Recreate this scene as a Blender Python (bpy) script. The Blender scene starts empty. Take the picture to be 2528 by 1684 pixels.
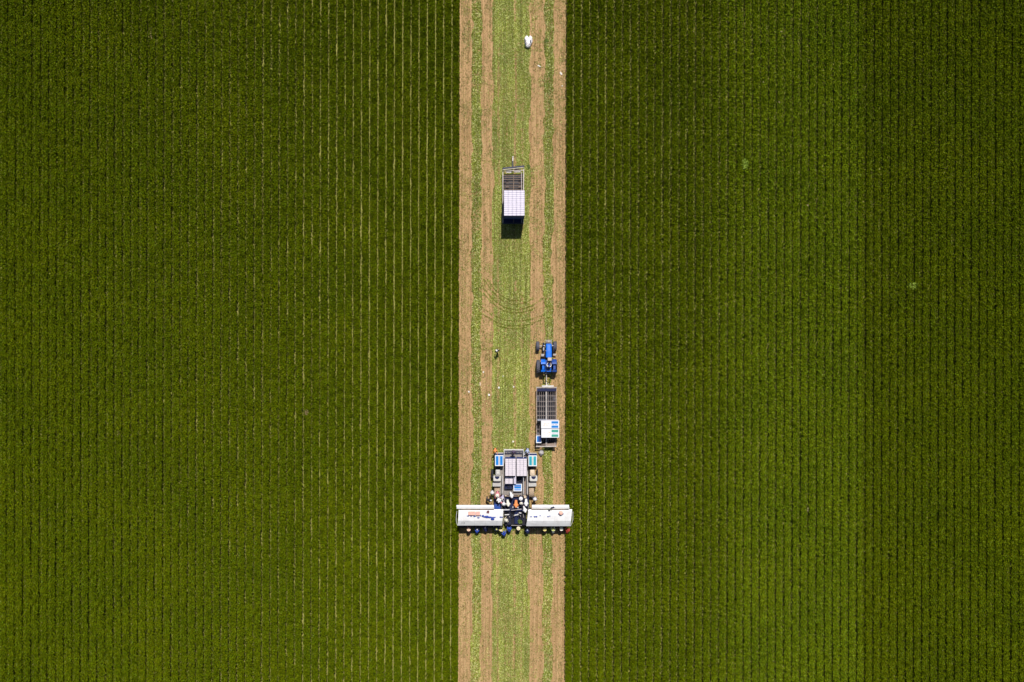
import bpy, bmesh, math, random
import numpy as np
from mathutils import Vector, Matrix, Euler

R = random.Random(7)
NP = np.random.default_rng(11)
SC = bpy.context.scene
COL = SC.collection
H = 100.0                       # camera height above the ground, metres
S = H * 36 / 28 / 2528          # metres on the ground per photograph pixel


def P(px, py, h=0.0):
    """world point at height h seen at photograph pixel px, py"""
    s = S * (1 - h / H)
    return Vector(((px - 1264) * s, (842 - py) * s, h))


# ---------------------------------------------------------------- materials
def nt_of(m):
    m.use_nodes = True
    nt = m.node_tree
    nt.nodes.clear()
    return nt


def mat(name, col, rough=0.6, metal=0.0, var=0.12, scale=6.0, bump=0.0, spec=0.4, dirt=None):
    """plain surface with procedural wear: base colour mottled by noise, dusty patches, optional bump"""
    m = bpy.data.materials.new(name)
    nt = nt_of(m)
    N, L = nt.nodes, nt.links
    out = N.new('ShaderNodeOutputMaterial')
    b = N.new('ShaderNodeBsdfPrincipled')
    L.new(b.outputs[0], out.inputs[0])
    b.inputs['Roughness'].default_value = rough
    b.inputs['Metallic'].default_value = metal
    b.inputs['Specular IOR Level'].default_value = spec
    g = N.new('ShaderNodeNewGeometry')
    n = N.new('ShaderNodeTexNoise')
    n.inputs['Scale'].default_value = scale
    n.inputs['Detail'].default_value = 6
    L.new(g.outputs['Position'], n.inputs['Vector'])
    r = N.new('ShaderNodeValToRGB')
    a = [max(0, c * (1 - var)) for c in col]
    z = [min(1, c * (1 + var)) for c in col]
    r.color_ramp.elements[0].position = 0.3
    r.color_ramp.elements[1].position = 0.7
    r.color_ramp.elements[0].color = (*a, 1)
    r.color_ramp.elements[1].color = (*z, 1)
    L.new(n.outputs['Fac'], r.inputs['Fac'])
    src = r.outputs['Color']
    if dirt:
        n2 = N.new('ShaderNodeTexNoise')
        n2.inputs['Scale'].default_value = scale * 0.45
        n2.inputs['Detail'].default_value = 8
        L.new(g.outputs['Position'], n2.inputs['Vector'])
        mr = N.new('ShaderNodeMapRange')
        mr.inputs[1].default_value = 0.48
        mr.inputs[2].default_value = 0.72
        mr.inputs[4].default_value = dirt
        L.new(n2.outputs['Fac'], mr.inputs[0])
        mx = N.new('ShaderNodeMix')
        mx.data_type = 'RGBA'
        L.new(mr.outputs[0], mx.inputs[0])
        L.new(src, mx.inputs[6])
        mx.inputs[7].default_value = (0.32, 0.23, 0.14, 1)
        src = mx.outputs[2]
    L.new(src, b.inputs['Base Color'])
    if bump:
        bp = N.new('ShaderNodeBump')
        bp.inputs['Strength'].default_value = bump
        bp.inputs['Distance'].default_value = 0.03
        L.new(n.outputs['Fac'], bp.inputs['Height'])
        L.new(bp.outputs[0], b.inputs['Normal'])
    return m


M = {}
M['white_panel'] = mat('white_painted_sheet', (0.80, 0.80, 0.82), 0.45, var=0.07, scale=1.5, dirt=0.16)
M['white_rail'] = mat('white_steel_rail', (0.72, 0.71, 0.72), 0.45, var=0.08, dirt=0.25)
M['deck'] = mat('galvanised_deck_plate', (0.30, 0.27, 0.25), 0.6, 0.25, var=0.2, scale=4, bump=0.2, dirt=0.4)
M['grate'] = mat('rusty_grating', (0.34, 0.26, 0.22), 0.7, 0.3, var=0.3, scale=9)
M['steel'] = mat('grey_steel', (0.42, 0.39, 0.38), 0.5, 0.4, var=0.2, scale=5, dirt=0.3)
M['lightsteel'] = mat('pale_dusty_steel', (0.55, 0.50, 0.47), 0.55, 0.2, var=0.15, scale=5, dirt=0.3)
M['dark'] = mat('black_steel', (0.018, 0.018, 0.026), 0.55, 0.0, var=0.3, scale=5)
M['navy'] = mat('navy_paint', (0.012, 0.018, 0.07), 0.45, var=0.2, scale=4)
M['slat'] = mat('weathered_brown_slat', (0.36, 0.30, 0.275), 0.7, 0.2, var=0.3, scale=8)
M['rust'] = mat('rust_brown_steel', (0.26, 0.19, 0.15), 0.75, 0.2, var=0.35, scale=8)
M['rubber'] = mat('dusty_tyre_rubber', (0.085, 0.088, 0.12), 0.85, var=0.3, scale=10, bump=0.4, dirt=0.2)
M['mudrubber'] = mat('soil_covered_tyre', (0.40, 0.30, 0.21), 0.9, var=0.25, scale=8, bump=0.5)
M['rim'] = mat('pale_wheel_rim', (0.45, 0.45, 0.46), 0.5, 0.2, dirt=0.4)
M['tblue'] = mat('bright_blue_paint', (0.003, 0.15, 0.74), 0.35, var=0.15, scale=3, spec=0.5, dirt=0.04)
M['tbluedk'] = mat('blue_paint_worn', (0.012, 0.07, 0.34), 0.5, var=0.4, scale=9, dirt=0.22)
M['carton'] = mat('white_carton_board', (0.77, 0.72, 0.85), 0.75, var=0.05, scale=5)
M['carton2'] = mat('white_carton_board_printed', (0.82, 0.75, 0.80), 0.75, var=0.07, scale=12)
M['cside'] = mat('navy_carton_side', (0.015, 0.045, 0.21), 0.7, var=0.25, scale=4)  # dark navy sides under white lids
M['cmark'] = mat('grey_violet_print', (0.30, 0.24, 0.36), 0.7, var=0.2)
M['blueprint'] = mat('bright_blue_print', (0.003, 0.20, 0.62), 0.55, var=0.07, scale=2)
M['tealprint'] = mat('teal_print', (0.02, 0.33, 0.42), 0.55, var=0.12, scale=2)
M['greenprint'] = mat('sea_green_print', (0.05, 0.33, 0.25), 0.55, var=0.1, scale=2)
M['boardwhite'] = mat('white_board', (0.80, 0.82, 0.86), 0.6, var=0.04)
M['pinkprint'] = mat('faded_pink_print', (0.78, 0.62, 0.52), 0.7, var=0.12, scale=14)
M['tanstrip'] = mat('kraft_strip', (0.50, 0.44, 0.30), 0.7, var=0.15)
M['film'] = mat('grey_plastic_film', (0.36, 0.38, 0.46), 0.3, var=0.15, scale=7, bump=0.6)
M['tarp'] = mat('pale_grey_tarpaulin', (0.42, 0.40, 0.41), 0.6, var=0.15, scale=6, bump=0.5)
M['cover'] = mat('off_white_moulded_cover', (0.62, 0.60, 0.57), 0.5, var=0.08, scale=4, dirt=0.2)
M['greycover'] = mat('grey_engine_cover', (0.48, 0.47, 0.46), 0.55, var=0.12, scale=4, dirt=0.25)
M['orangecrate'] = mat('faded_orange_plastic', (0.80, 0.46, 0.37), 0.5, var=0.1, scale=8)
M['orange'] = mat('orange_plastic', (0.78, 0.24, 0.08), 0.5, var=0.12, scale=8)
M['blueshadowcloth'] = mat('royal_blue_shadow_cloth', (0.02, 0.055, 0.34), 0.8, var=0.25, scale=9, bump=0.5)  # blue put in for shadows on the canopies; also the cooler handle
M['belt'] = mat('black_conveyor_belt', (0.010, 0.010, 0.018), 0.6, var=0.3, scale=6)
M['bag'] = mat('white_plastic_sheeting', (0.82, 0.79, 0.80), 0.4, var=0.05, scale=5, bump=0.5)
M['litter'] = mat('white_litter_paper', (0.76, 0.73, 0.68), 0.7, var=0.1, scale=12)
M['card'] = mat('torn_cardboard', (0.70, 0.56, 0.42), 0.8, var=0.12, scale=12)
M['weed'] = mat('bright_weed_leaf', (0.27, 0.38, 0.04), 0.5, var=0.3, scale=9)
M['deadleaf'] = mat('dry_dead_leaf', (0.46, 0.34, 0.17), 0.8, var=0.35, scale=9)
M['celery'] = mat('cut_celery_stalk', (0.17, 0.25, 0.05), 0.5, var=0.4, scale=10)
# people
M['skin'] = mat('brown_skin', (0.34, 0.18, 0.11), 0.55, var=0.06)
M['boots'] = mat('dark_rubber_boot', (0.03, 0.028, 0.025), 0.5, var=0.2)
M['jeans'] = mat('dark_denim', (0.025, 0.035, 0.075), 0.85, var=0.2, scale=14)
M['blacktr'] = mat('black_work_trousers', (0.015, 0.015, 0.02), 0.85, var=0.2)
CL = {'white': (0.80, 0.79, 0.82), 'cream': (0.76, 0.66, 0.48), 'peach': (0.80, 0.57, 0.42), 'navy': (0.018, 0.025, 0.11),
      'royal': (0.035, 0.09, 0.50), 'paleblue': (0.38, 0.44, 0.66), 'yellow': (0.70, 0.60, 0.22), 'lime': (0.55, 0.58, 0.20),
      'red': (0.62, 0.08, 0.05), 'orange': (0.80, 0.27, 0.09), 'pink': (0.72, 0.24, 0.30), 'black': (0.02, 0.02, 0.025),
      'straw': (0.72, 0.60, 0.36), 'grey': (0.34, 0.33, 0.36), 'tan': (0.46, 0.33, 0.22), 'maroon': (0.13, 0.03, 0.05),
      'plum': (0.10, 0.07, 0.13), 'ivory': (0.76, 0.73, 0.64), 'lilac': (0.50, 0.46, 0.62)}
for k, c in CL.items():
    M['cl_' + k] = mat(k + '_cloth', c, 0.85, var=0.10, scale=18, bump=0.3)


# ---------------------------------------------------------------- mesh helpers
ORG = {}


def origin(o):
    return ORG.get(o.name, Vector((0, 0, 0))) if o else Vector((0, 0, 0))


def tag(o, label=None, cat=None, group=None, kind=None):
    if label: o['label'] = label
    if cat: o['category'] = cat
    if group: o['group'] = group
    if kind: o['kind'] = kind
    return o


def thing(name, loc, label, cat, group=None):
    o = bpy.data.objects.new(name, None)
    COL.objects.link(o)
    o.location = loc
    o.empty_display_size = 0.3
    ORG[o.name] = Vector(loc)
    return tag(o, label, cat, group)


class MB:
    """collects shapes in world coordinates, then links them as one mesh object"""

    def __init__(s):
        s.v, s.f, s.m, s.mats, s.sm = [], [], [], [], []

    def mi(s, m):
        m = M[m] if isinstance(m, str) else m
        if m not in s.mats: s.mats.append(m)
        return s.mats.index(m)

    def add(s, vs, fs, m, smooth=False):
        b = len(s.v)
        k = s.mi(m)
        s.v += [tuple(x) for x in vs]
        for f in fs:
            s.f.append([b + i for i in f]); s.m.append(k); s.sm.append(smooth)
        return s

    def box(s, c, d, m, bevel=0.0, rz=0.0, top=None, rot=None):
        """box centre c, size d, chamfered edges; top = material of the upward face"""
        bm = bmesh.new()
        bmesh.ops.create_cube(bm, size=1)
        for v in bm.verts: v.co = Vector((v.co.x * d[0], v.co.y * d[1], v.co.z * d[2]))
        if bevel > 0:
            bmesh.ops.bevel(bm, geom=bm.edges[:], offset=min(bevel, min(d) * 0.45), segments=2, profile=0.5, affect='EDGES')
        mt = rot if rot is not None else Matrix.Rotation(rz, 3, 'Z')
        bm.verts.index_update(); bm.normal_update()
        vs = [mt @ v.co + Vector(c) for v in bm.verts]
        up = [f for f in bm.faces if f.normal.z > 0.95] if top else []
        s.add(vs, [[v.index for v in f.verts] for f in bm.faces if f not in up], m)
        if up:
            s.add(vs, [[v.index for v in f.verts] for f in up], top)
        bm.free()
        return s

    def pbox(s, x0, x1, y0, y1, z0, z1, m, bevel=0.02, top=None):
        """box from the pixel rectangle its top shows"""
        a, b = P(x0, y0, z1), P(x1, y1, z1)
        return s.box(((a.x + b.x) / 2, (a.y + b.y) / 2, (z0 + z1) / 2), (abs(b.x - a.x), abs(b.y - a.y), z1 - z0), m, bevel, top=top)

    def bar(s, p, q, r, m, r2=None, n=8, cap=True):
        p, q = Vector(p), Vector(q)
        r2 = r if r2 is None else r2
        d = (q - p).normalized()
        a = d.orthogonal().normalized()
        b = d.cross(a)
        vs = []
        for c, rr in ((p, r), (q, r2)):
            for i in range(n):
                t = 2 * math.pi * i / n
                vs.append(c + a * math.cos(t) * rr + b * math.sin(t) * rr)
        fs = [[i, (i + 1) % n, n + (i + 1) % n, n + i] for i in range(n)]
        s.add(vs, fs, m, True)
        if cap: s.add(vs, [list(range(n))[::-1], list(range(n, 2 * n))], m)
        return s

    def beam(s, p, q, w, h, m):
        """square section member from p to q"""
        p, q = Vector(p), Vector(q)
        d = q - p
        rot = d.to_track_quat('X', 'Z').to_matrix()
        return s.box((p + q) / 2, (d.length, w, h), m, 0.008, rot=rot)

    def lathe(s, prof, c, m, n=24, axis='Z', smooth=True):
        """profile of (radius, offset) turned about axis through c"""
        vs, fs = [], []
        for r, z in prof:
            for i in range(n):
                t = 2 * math.pi * i / n
                x, y = r * math.cos(t), r * math.sin(t)
                v = Vector((x, y, z)) if axis == 'Z' else Vector((z, x, y))
                vs.append(v + Vector(c))
        for k in range(len(prof) - 1):
            for i in range(n):
                j = (i + 1) % n
                fs.append([k * n + i, k * n + j, (k + 1) * n + j, (k + 1) * n + i])
        return s.add(vs, fs, m, smooth)

    def build(s, name, parent=None):
        me = bpy.data.meshes.new(name)
        o0 = origin(parent)
        me.from_pydata([(x - o0.x, y - o0.y, z - o0.z) for x, y, z in s.v], [], s.f)
        for m in s.mats: me.materials.append(m)
        me.polygons.foreach_set('material_index', s.m)
        me.polygons.foreach_set('use_smooth', s.sm)
        me.update()
        o = bpy.data.objects.new(name, me)
        COL.objects.link(o)
        if parent: o.parent = parent
        ORG[o.name] = o0
        return o


def fast_mesh(name, verts, quads, mat_list, attrs=None):
    me = bpy.data.meshes.new(name)
    nv, nq = len(verts), len(quads)
    me.vertices.add(nv)
    me.vertices.foreach_set('co', verts.astype(np.float32).ravel())
    me.loops.add(nq * 4)
    me.loops.foreach_set('vertex_index', quads.astype(np.int32).ravel())
    me.polygons.add(nq)
    me.polygons.foreach_set('loop_start', np.arange(nq, dtype=np.int32) * 4)
    me.update(calc_edges=True)
    for m in mat_list: me.materials.append(m)
    for an, (typ, data) in (attrs or {}).items():
        a = me.attributes.new(an, typ, 'POINT')
        key = {'FLOAT_COLOR': 'color', 'FLOAT_VECTOR': 'vector'}.get(typ, 'value')
        a.data.foreach_set(key, np.ascontiguousarray(data).ravel())
    return me


def vnoise(x, y, seed, cell):
    """smooth value noise on numpy arrays, 0..1"""
    g = np.random.default_rng(seed).random((256, 256))
    u, v = x / cell, y / cell
    i, j = np.floor(u).astype(int), np.floor(v).astype(int)
    fu, fv = u - i, v - j
    fu, fv = fu * fu * (3 - 2 * fu), fv * fv * (3 - 2 * fv)
    A = g[i % 256, j % 256]; B = g[(i + 1) % 256, j % 256]; C = g[i % 256, (j + 1) % 256]; D = g[(i + 1) % 256, (j + 1) % 256]
    return (A * (1 - fu) + B * fu) * (1 - fv) + (C * (1 - fu) + D * fu) * fv


# ---------------------------------------------------------------- light, sky, camera
AZ, EL = math.radians(10.0), math.radians(57.5)
sun_dir = Vector((math.sin(AZ) * math.cos(EL), math.cos(AZ) * math.cos(EL), math.sin(EL)))
ld = bpy.data.lights.new('sun', 'SUN')
ld.energy = 5.0
ld.angle = math.radians(0.5)
ld.color = (1.0, 0.955, 0.88)
sun = bpy.data.objects.new('sun', ld)
COL.objects.link(sun)
sun.location = sun_dir * 150
sun.rotation_euler = (-sun_dir).to_track_quat('-Z', 'Y').to_euler()

w = bpy.data.worlds.new('World')
SC.world = w
w.use_nodes = True
wn = w.node_tree
wn.nodes.clear()
wo = wn.nodes.new('ShaderNodeOutputWorld')
bg = wn.nodes.new('ShaderNodeBackground')
sky = wn.nodes.new('ShaderNodeTexSky')
sky.sky_type = 'NISHITA'
sky.sun_disc = False
sky.sun_elevation = EL
sky.sun_rotation = AZ
wn.links.new(sky.outputs[0], bg.inputs[0])
wn.links.new(bg.outputs[0], wo.inputs[0])
bg.inputs[1].default_value = 0.05

cd = bpy.data.cameras.new('camera')
cd.lens = 28
cd.sensor_width = 36
cd.clip_start = 1
cd.clip_end = 5000
cam = bpy.data.objects.new('camera', cd)
COL.objects.link(cam)
cam.location = (0, 0, H)
SC.camera = cam
vs_ = SC.view_settings
vs_.view_transform = 'Standard'
vs_.look = 'None'
vs_.exposure = -0.1
vs_.gamma = 1.0
vs_.use_curve_mapping = False
SC.cycles.max_bounces = 5
SC.cycles.diffuse_bounces = 3
SC.cycles.glossy_bounces = 2
SC.cycles.transmission_bounces = 3
SC.cycles.caustics_reflective = False
SC.cycles.caustics_refractive = False


# ---------------------------------------------------------------- ground
def soil_material(name, base, furrow=False):
    m = bpy.data.materials.new(name)
    nt = nt_of(m)
    N, L = nt.nodes, nt.links
    out = N.new('ShaderNodeOutputMaterial')
    b = N.new('ShaderNodeBsdfPrincipled')
    b.inputs['Roughness'].default_value = 0.95
    b.inputs['Specular IOR Level'].default_value = 0.1
    L.new(b.outputs[0], out.inputs[0])
    g = N.new('ShaderNodeNewGeometry')

    def noise(scale, detail, vec=None):
        n = N.new('ShaderNodeTexNoise')
        n.inputs['Scale'].default_value = scale
        n.inputs['Detail'].default_value = detail
        n.inputs['Roughness'].default_value = 0.65
        L.new(vec or g.outputs['Position'], n.inputs['Vector'])
        return n.outputs['Fac']
    mp = N.new('ShaderNodeMapping')
    mp.inputs['Scale'].default_value = (5.0, 0.10, 1)
    L.new(g.outputs['Position'], mp.inputs['Vector'])
    n1, n2, n3 = noise(9, 8), noise(0.25, 4), noise(1.0, 5, mp.outputs[0])

    def ramp(fac, c0, c1, p0=0.32, p1=0.68):
        r = N.new('ShaderNodeValToRGB')
        r.color_ramp.elements[0].position, r.color_ramp.elements[1].position = p0, p1
        r.color_ramp.elements[0].color, r.color_ramp.elements[1].color = (*c0, 1), (*c1, 1)
        L.new(fac, r.inputs['Fac'])
        return r.outputs['Color']

    def mul(a, c, f=1.0):
        mx = N.new('ShaderNodeMix')
        mx.data_type = 'RGBA'; mx.blend_type = 'MULTIPLY'
        mx.inputs[0].default_value = f
        L.new(a, mx.inputs[6]); L.new(c, mx.inputs[7])
        return mx.outputs[2]
    lo = [c * 0.62 for c in base]
    c = ramp(n1, lo, base, 0.3, 0.6)
    c = mul(c, ramp(n2, (0.92, 0.90, 0.84), (1.06, 1.02, 1.02)))
    c = mul(c, ramp(n3, (0.66, 0.62, 0.56), (1.10, 1.09, 1.08), 0.32, 0.60))
    L.new(c, b.inputs['Base Color'])
    bp = N.new('ShaderNodeBump')
    bp.inputs['Strength'].default_value = 0.55
    bp.inputs['Distance'].default_value = 0.04
    L.new(n1, bp.inputs['Height'])
    L.new(bp.outputs[0], b.inputs['Normal'])
    return m


SOIL = soil_material('bare_field_soil', (0.53, 0.355, 0.185))
FURROW = soil_material('furrow_soil', (0.33, 0.33, 0.10))

gm = MB()
gm.add([(-3000, -3000, 0), (3000, -3000, 0), (3000, 3000, 0), (-3000, 3000, 0)], [[0, 1, 2, 3]], FURROW)
tag(gm.build('ground'), 'flat pale field soil under the crop rows', 'ground', kind='structure')

K = 0.0023                                   # the rows lean this much from the picture's vertical
Y0, Y1 = -62.0, 62.0


def xb(px):                                  # ground x of a band edge, given at mid height of the photograph
    return (px - 1264) * S


ARCS = []
for y0, al, ar, x0, x1 in ((752, .0106, .0080, 1194, 1318), (765, .0090, .0060, 1190, 1344), (773, .0080, .0050, 1194, 1330), (793, .0052, .0030, 1188, 1346), (805, .0047, .0036, 1192, 1346), (742, .0110, .0090, 1200, 1290), (812, .0046, .0034, 1228, 1300)):
    ARCS.append([(x, y0 - (al if x < 1271 else ar) * (x - 1271) ** 2) for x in range(x0, x1 + 1, 6)])


def arc_distance(wx, wy):
    """distance in pixels to the nearest turning mark"""
    d = np.full(wx.shape, 99.0)
    for a in ARCS:
        for (ax, ay), (bx, by) in zip(a[:-1], a[1:]):
            dx, dy = bx - ax, by - ay
            t = np.clip(((wx - ax) * dx + (wy - ay) * dy) / (dx * dx + dy * dy), 0, 1)
            d = np.minimum(d, np.hypot(wx - ax - t * dx, wy - ay - t * dy))
    return d


# harvested strip: a sheet of soil with real wheel ruts and clods
nx, ny = 172, 1560
gx = np.linspace(xb(1120), xb(1410), nx)
gy = np.linspace(Y0, Y1, ny)
X, Y = np.meshgrid(gx, gy)
XR = X + K * Y
bp_px = X / S + 1264
Z = 0.05 + 0.035 * (vnoise(X, Y, 1, 0.22) - 0.5) + 0.03 * (vnoise(X, Y, 2, 0.6) - 0.5)
for c, wdt, dep in ((1159.5, 5, .05), (1192, 4, .05), (1211, 4.5, .05), (1313, 5.5, .055), (1336, 4.5, .055), (1369, 5.5, .05), (1230, 3, .02), (1271, 3, .02)):
    Z -= dep * np.exp(-((bp_px - c + 1.5 * np.sin(Y * 0.11 + c)) / wdt) ** 2)
    Z += dep * 0.55 * np.exp(-((np.abs(bp_px - c) - wdt * 1.5) / 2.2) ** 2)
sel = (Y > 0.5) & (Y < 8)
ad = arc_distance(np.where(sel, bp_px, 0), np.where(sel, 842 - Y / S, 0))
brk = np.clip(2.2 * vnoise(X, Y, 31, 1.4) - .55, 0, 1)
Z -= .07 * brk * np.exp(-(ad / 1.4) ** 2)
Z += .05 * np.exp(-((ad - 2.6) / 1.0) ** 2)
Z += .012 * (vnoise(X, Y * 0.05, 3, 0.11) - .5)      # lengthwise tread grooves
Z = np.maximum(Z, 0.006)
idx = np.arange(nx * ny).reshape(ny, nx)
Q = np.stack([idx[:-1, :-1], idx[:-1, 1:], idx[1:, 1:], idx[1:, :-1]], -1).reshape(-1, 4)
me = fast_mesh('soil_strip', np.stack([XR, Y, Z], -1).reshape(-1, 3), Q, [SOIL])
me.polygons.foreach_set('use_smooth', [True] * len(me.polygons))
so = bpy.data.objects.new('soil_strip', me)
COL.objects.link(so)
tag(so, 'bare brown soil of the harvested strip with wheel tracks', 'soil', kind='structure')


# ---------------------------------------------------------------- leaf material
def leaf_material(name, attr, transl=0.3, zone=False):
    m = bpy.data.materials.new(name)
    nt = nt_of(m)
    N, L = nt.nodes, nt.links
    out = N.new('ShaderNodeOutputMaterial')
    b = N.new('ShaderNodeBsdfPrincipled')
    b.inputs['Roughness'].default_value = 0.5
    b.inputs['Specular IOR Level'].default_value = 0.06
    t = N.new('ShaderNodeBsdfTranslucent')
    mx = N.new('ShaderNodeMixShader')
    mx.inputs[0].default_value = transl
    L.new(b.outputs[0], mx.inputs[1]); L.new(t.outputs[0], mx.inputs[2]); L.new(mx.outputs[0], out.inputs[0])
    a = N.new('ShaderNodeAttribute')
    a.attribute_name = attr
    g = N.new('ShaderNodeNewGeometry')
    n = N.new('ShaderNodeTexNoise')
    n.inputs['Scale'].default_value = 0.12
    n.inputs['Detail'].default_value = 5
    L.new(g.outputs['Position'], n.inputs['Vector'])
    r = N.new('ShaderNodeValToRGB')
    r.color_ramp.elements[0].position, r.color_ramp.elements[1].position = 0.3, 0.7
    r.color_ramp.elements[0].color, r.color_ramp.elements[1].color = (0.86, 0.90, 0.9, 1), (1.12, 1.08, 1.0, 1)
    L.new(n.outputs['Fac'], r.inputs['Fac'])
    mu = N.new('ShaderNodeMix'); mu.data_type = 'RGBA'; mu.blend_type = 'MULTIPLY'; mu.inputs[0].default_value = 1
    L.new(a.outputs['Color'], mu.inputs[6]); L.new(r.outputs['Color'], mu.inputs[7])
    col = mu.outputs[2]
    if zone:                                   # a paler, more advanced planting between two bed lines of the field
        sp = N.new('ShaderNodeSeparateXYZ'); L.new(g.outputs['Position'], sp.inputs[0])
        m1 = N.new('ShaderNodeMapRange'); m1.interpolation_type = 'SMOOTHSTEP'
        m1.inputs[1].default_value, m1.inputs[2].default_value = 22, 31
        L.new(sp.outputs[0], m1.inputs[0])
        m2 = N.new('ShaderNodeMapRange'); m2.inputs[1].default_value, m2.inputs[2].default_value = 43.45, 43.75
        m2.inputs[3].default_value, m2.inputs[4].default_value = 1, 0
        L.new(sp.outputs[0], m2.inputs[0])
        pr = N.new('ShaderNodeMath'); pr.operation = 'MULTIPLY'
        L.new(m1.outputs[0], pr.inputs[0]); L.new(m2.outputs[0], pr.inputs[1])
        mz = N.new('ShaderNodeMix'); mz.data_type = 'RGBA'; mz.blend_type = 'MULTIPLY'
        L.new(pr.outputs[0], mz.inputs[0]); L.new(col, mz.inputs[6]); mz.inputs[7].default_value = (1.30, 1.34, 2.6, 1)
        col = mz.outputs[2]
    L.new(col, b.inputs['Base Color'])
    hs = N.new('ShaderNodeMix'); hs.data_type = 'RGBA'; hs.blend_type = 'MULTIPLY'; hs.inputs[0].default_value = 1
    L.new(col, hs.inputs[6]); hs.inputs[7].default_value = (1.25, 1.3, 0.6, 1)
    L.new(hs.outputs[2], t.inputs[0])
    return m


LEAF = leaf_material('celery_leaf', 'leafcol', 0.12, zone=True)
RES = leaf_material('cut_leaf_residue', 'leafcol', 0.12)


# ---------------------------------------------------------------- crop: beds of celery
def quads_from(c, u, v):
    """leaf quads: centre c, half axes u, v  (n,3) each"""
    V = np.stack([c - u - v, c + u - v, c + u + v, c - u + v], 1).reshape(-1, 3)
    q = np.arange(len(V)).reshape(-1, 4)
    return V, q


TL = 6.0                                     # length of one bed piece


def bed_piece(seed):
    r = np.random.default_rng(seed)
    C, U, V, COLR = [], [], [], []
    for line in (-0.17, 0.17):
        for y in np.arange(-TL / 2 + 0.1, TL / 2, 0.2):
            if r.random() < 0.010: continue                       # a missing plant
            bx, by = line + r.normal(0, .018), y + r.normal(0, .025)
            ht = r.normal(0.72, 0.03)
            tone = max(.6, r.normal(1.0, 0.07))
            spread = r.uniform(.85, 1.2)
            edge = min(.42, max(.33, r.normal(.376, .014)))
            npet = 10
            for k in range(npet):
                az = 2 * math.pi * (k + r.random()) / npet
                lean = math.radians(abs(r.normal(17, 9)) * spread)
                ln = ht / max(0.6, math.cos(lean * 0.7)) * r.uniform(0.86, 1.04)
                d = np.array([math.cos(az) * math.sin(lean), math.sin(az) * math.sin(lean), math.cos(lean)])
                base = np.array([bx, by, 0.02])
                tip = base + d * ln
                side = np.array([-math.sin(az), math.cos(az), 0])
                C.append((base + tip * .9 + base * .1) / 2 ); U.append(side * 0.013); V.append((tip - base) * .45)
                COLR.append((0.055 * tone, 0.09 * tone, 0.01))
                for j in range(5):
                    t = (1.0, 0.93, 0.93, 0.84, 0.84)[j]
                    sgn = (0, 1, -1, 1, -1)[j]
                    out = np.array([math.cos(az), math.sin(az), 0]) * (0.05 if j == 0 else 0.015)
                    c = base + d * ln * t + side * sgn * r.uniform(.045, .075) + out + r.normal(0, .012, 3)
                    ex = abs(c[0])
                    if ex > edge: c[0] = math.copysign(edge + (ex - edge) * 0.3, c[0])
                    c[2] = max(c[2], ht * r.uniform(.76, .92))       # leaves form a roof over open, shaded flanks
                    n = np.array([math.cos(az) * .6, math.sin(az) * .6, 0.24]) + r.normal(0, .55, 3)
                    n /= np.linalg.norm(n)
                    a = side * (1 if sgn >= 0 else -1) + r.normal(0, .3, 3)
                    a -= n * (a @ n); a /= np.linalg.norm(a)
                    b_ = np.cross(n, a)
                    sz = r.uniform(.036, .062)
                    C.append(c); U.append(a * sz); V.append(b_ * sz * r.uniform(.75, 1.0))
                    tn = tone * r.uniform(.74, 1.32)
                    yl = r.random()
                    COLR.append((0.097 * tn * (1 + .42 * yl), 0.155 * tn, 0.0018 * tn))
    for _ in range(18):                       # yellowed leaves dropped along the furrow edge
        s_ = r.choice([-1, 1])
        c = np.array([s_ * r.uniform(.42, .51), r.uniform(-TL / 2, TL / 2), r.uniform(.02, .06)])
        a = r.normal(0, 1, 3); a[2] *= .3; a /= np.linalg.norm(a)
        n = np.array([0, 0, 1.0]) + r.normal(0, .3, 3); n -= a * (a @ n); n /= np.linalg.norm(n)
        C.append(c); U.append(a * r.uniform(.03, .06)); V.append(np.cross(n, a) * .025)
        k = r.random()
        COLR.append((0.30 * (.5 + .7 * k), 0.30 * (.6 + .5 * k), 0.05))
    C, U, V = map(np.array, (C, U, V))
    W, q = quads_from(C, U, V)
    return W, q, np.repeat(np.array(COLR), 4, 0)


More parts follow.
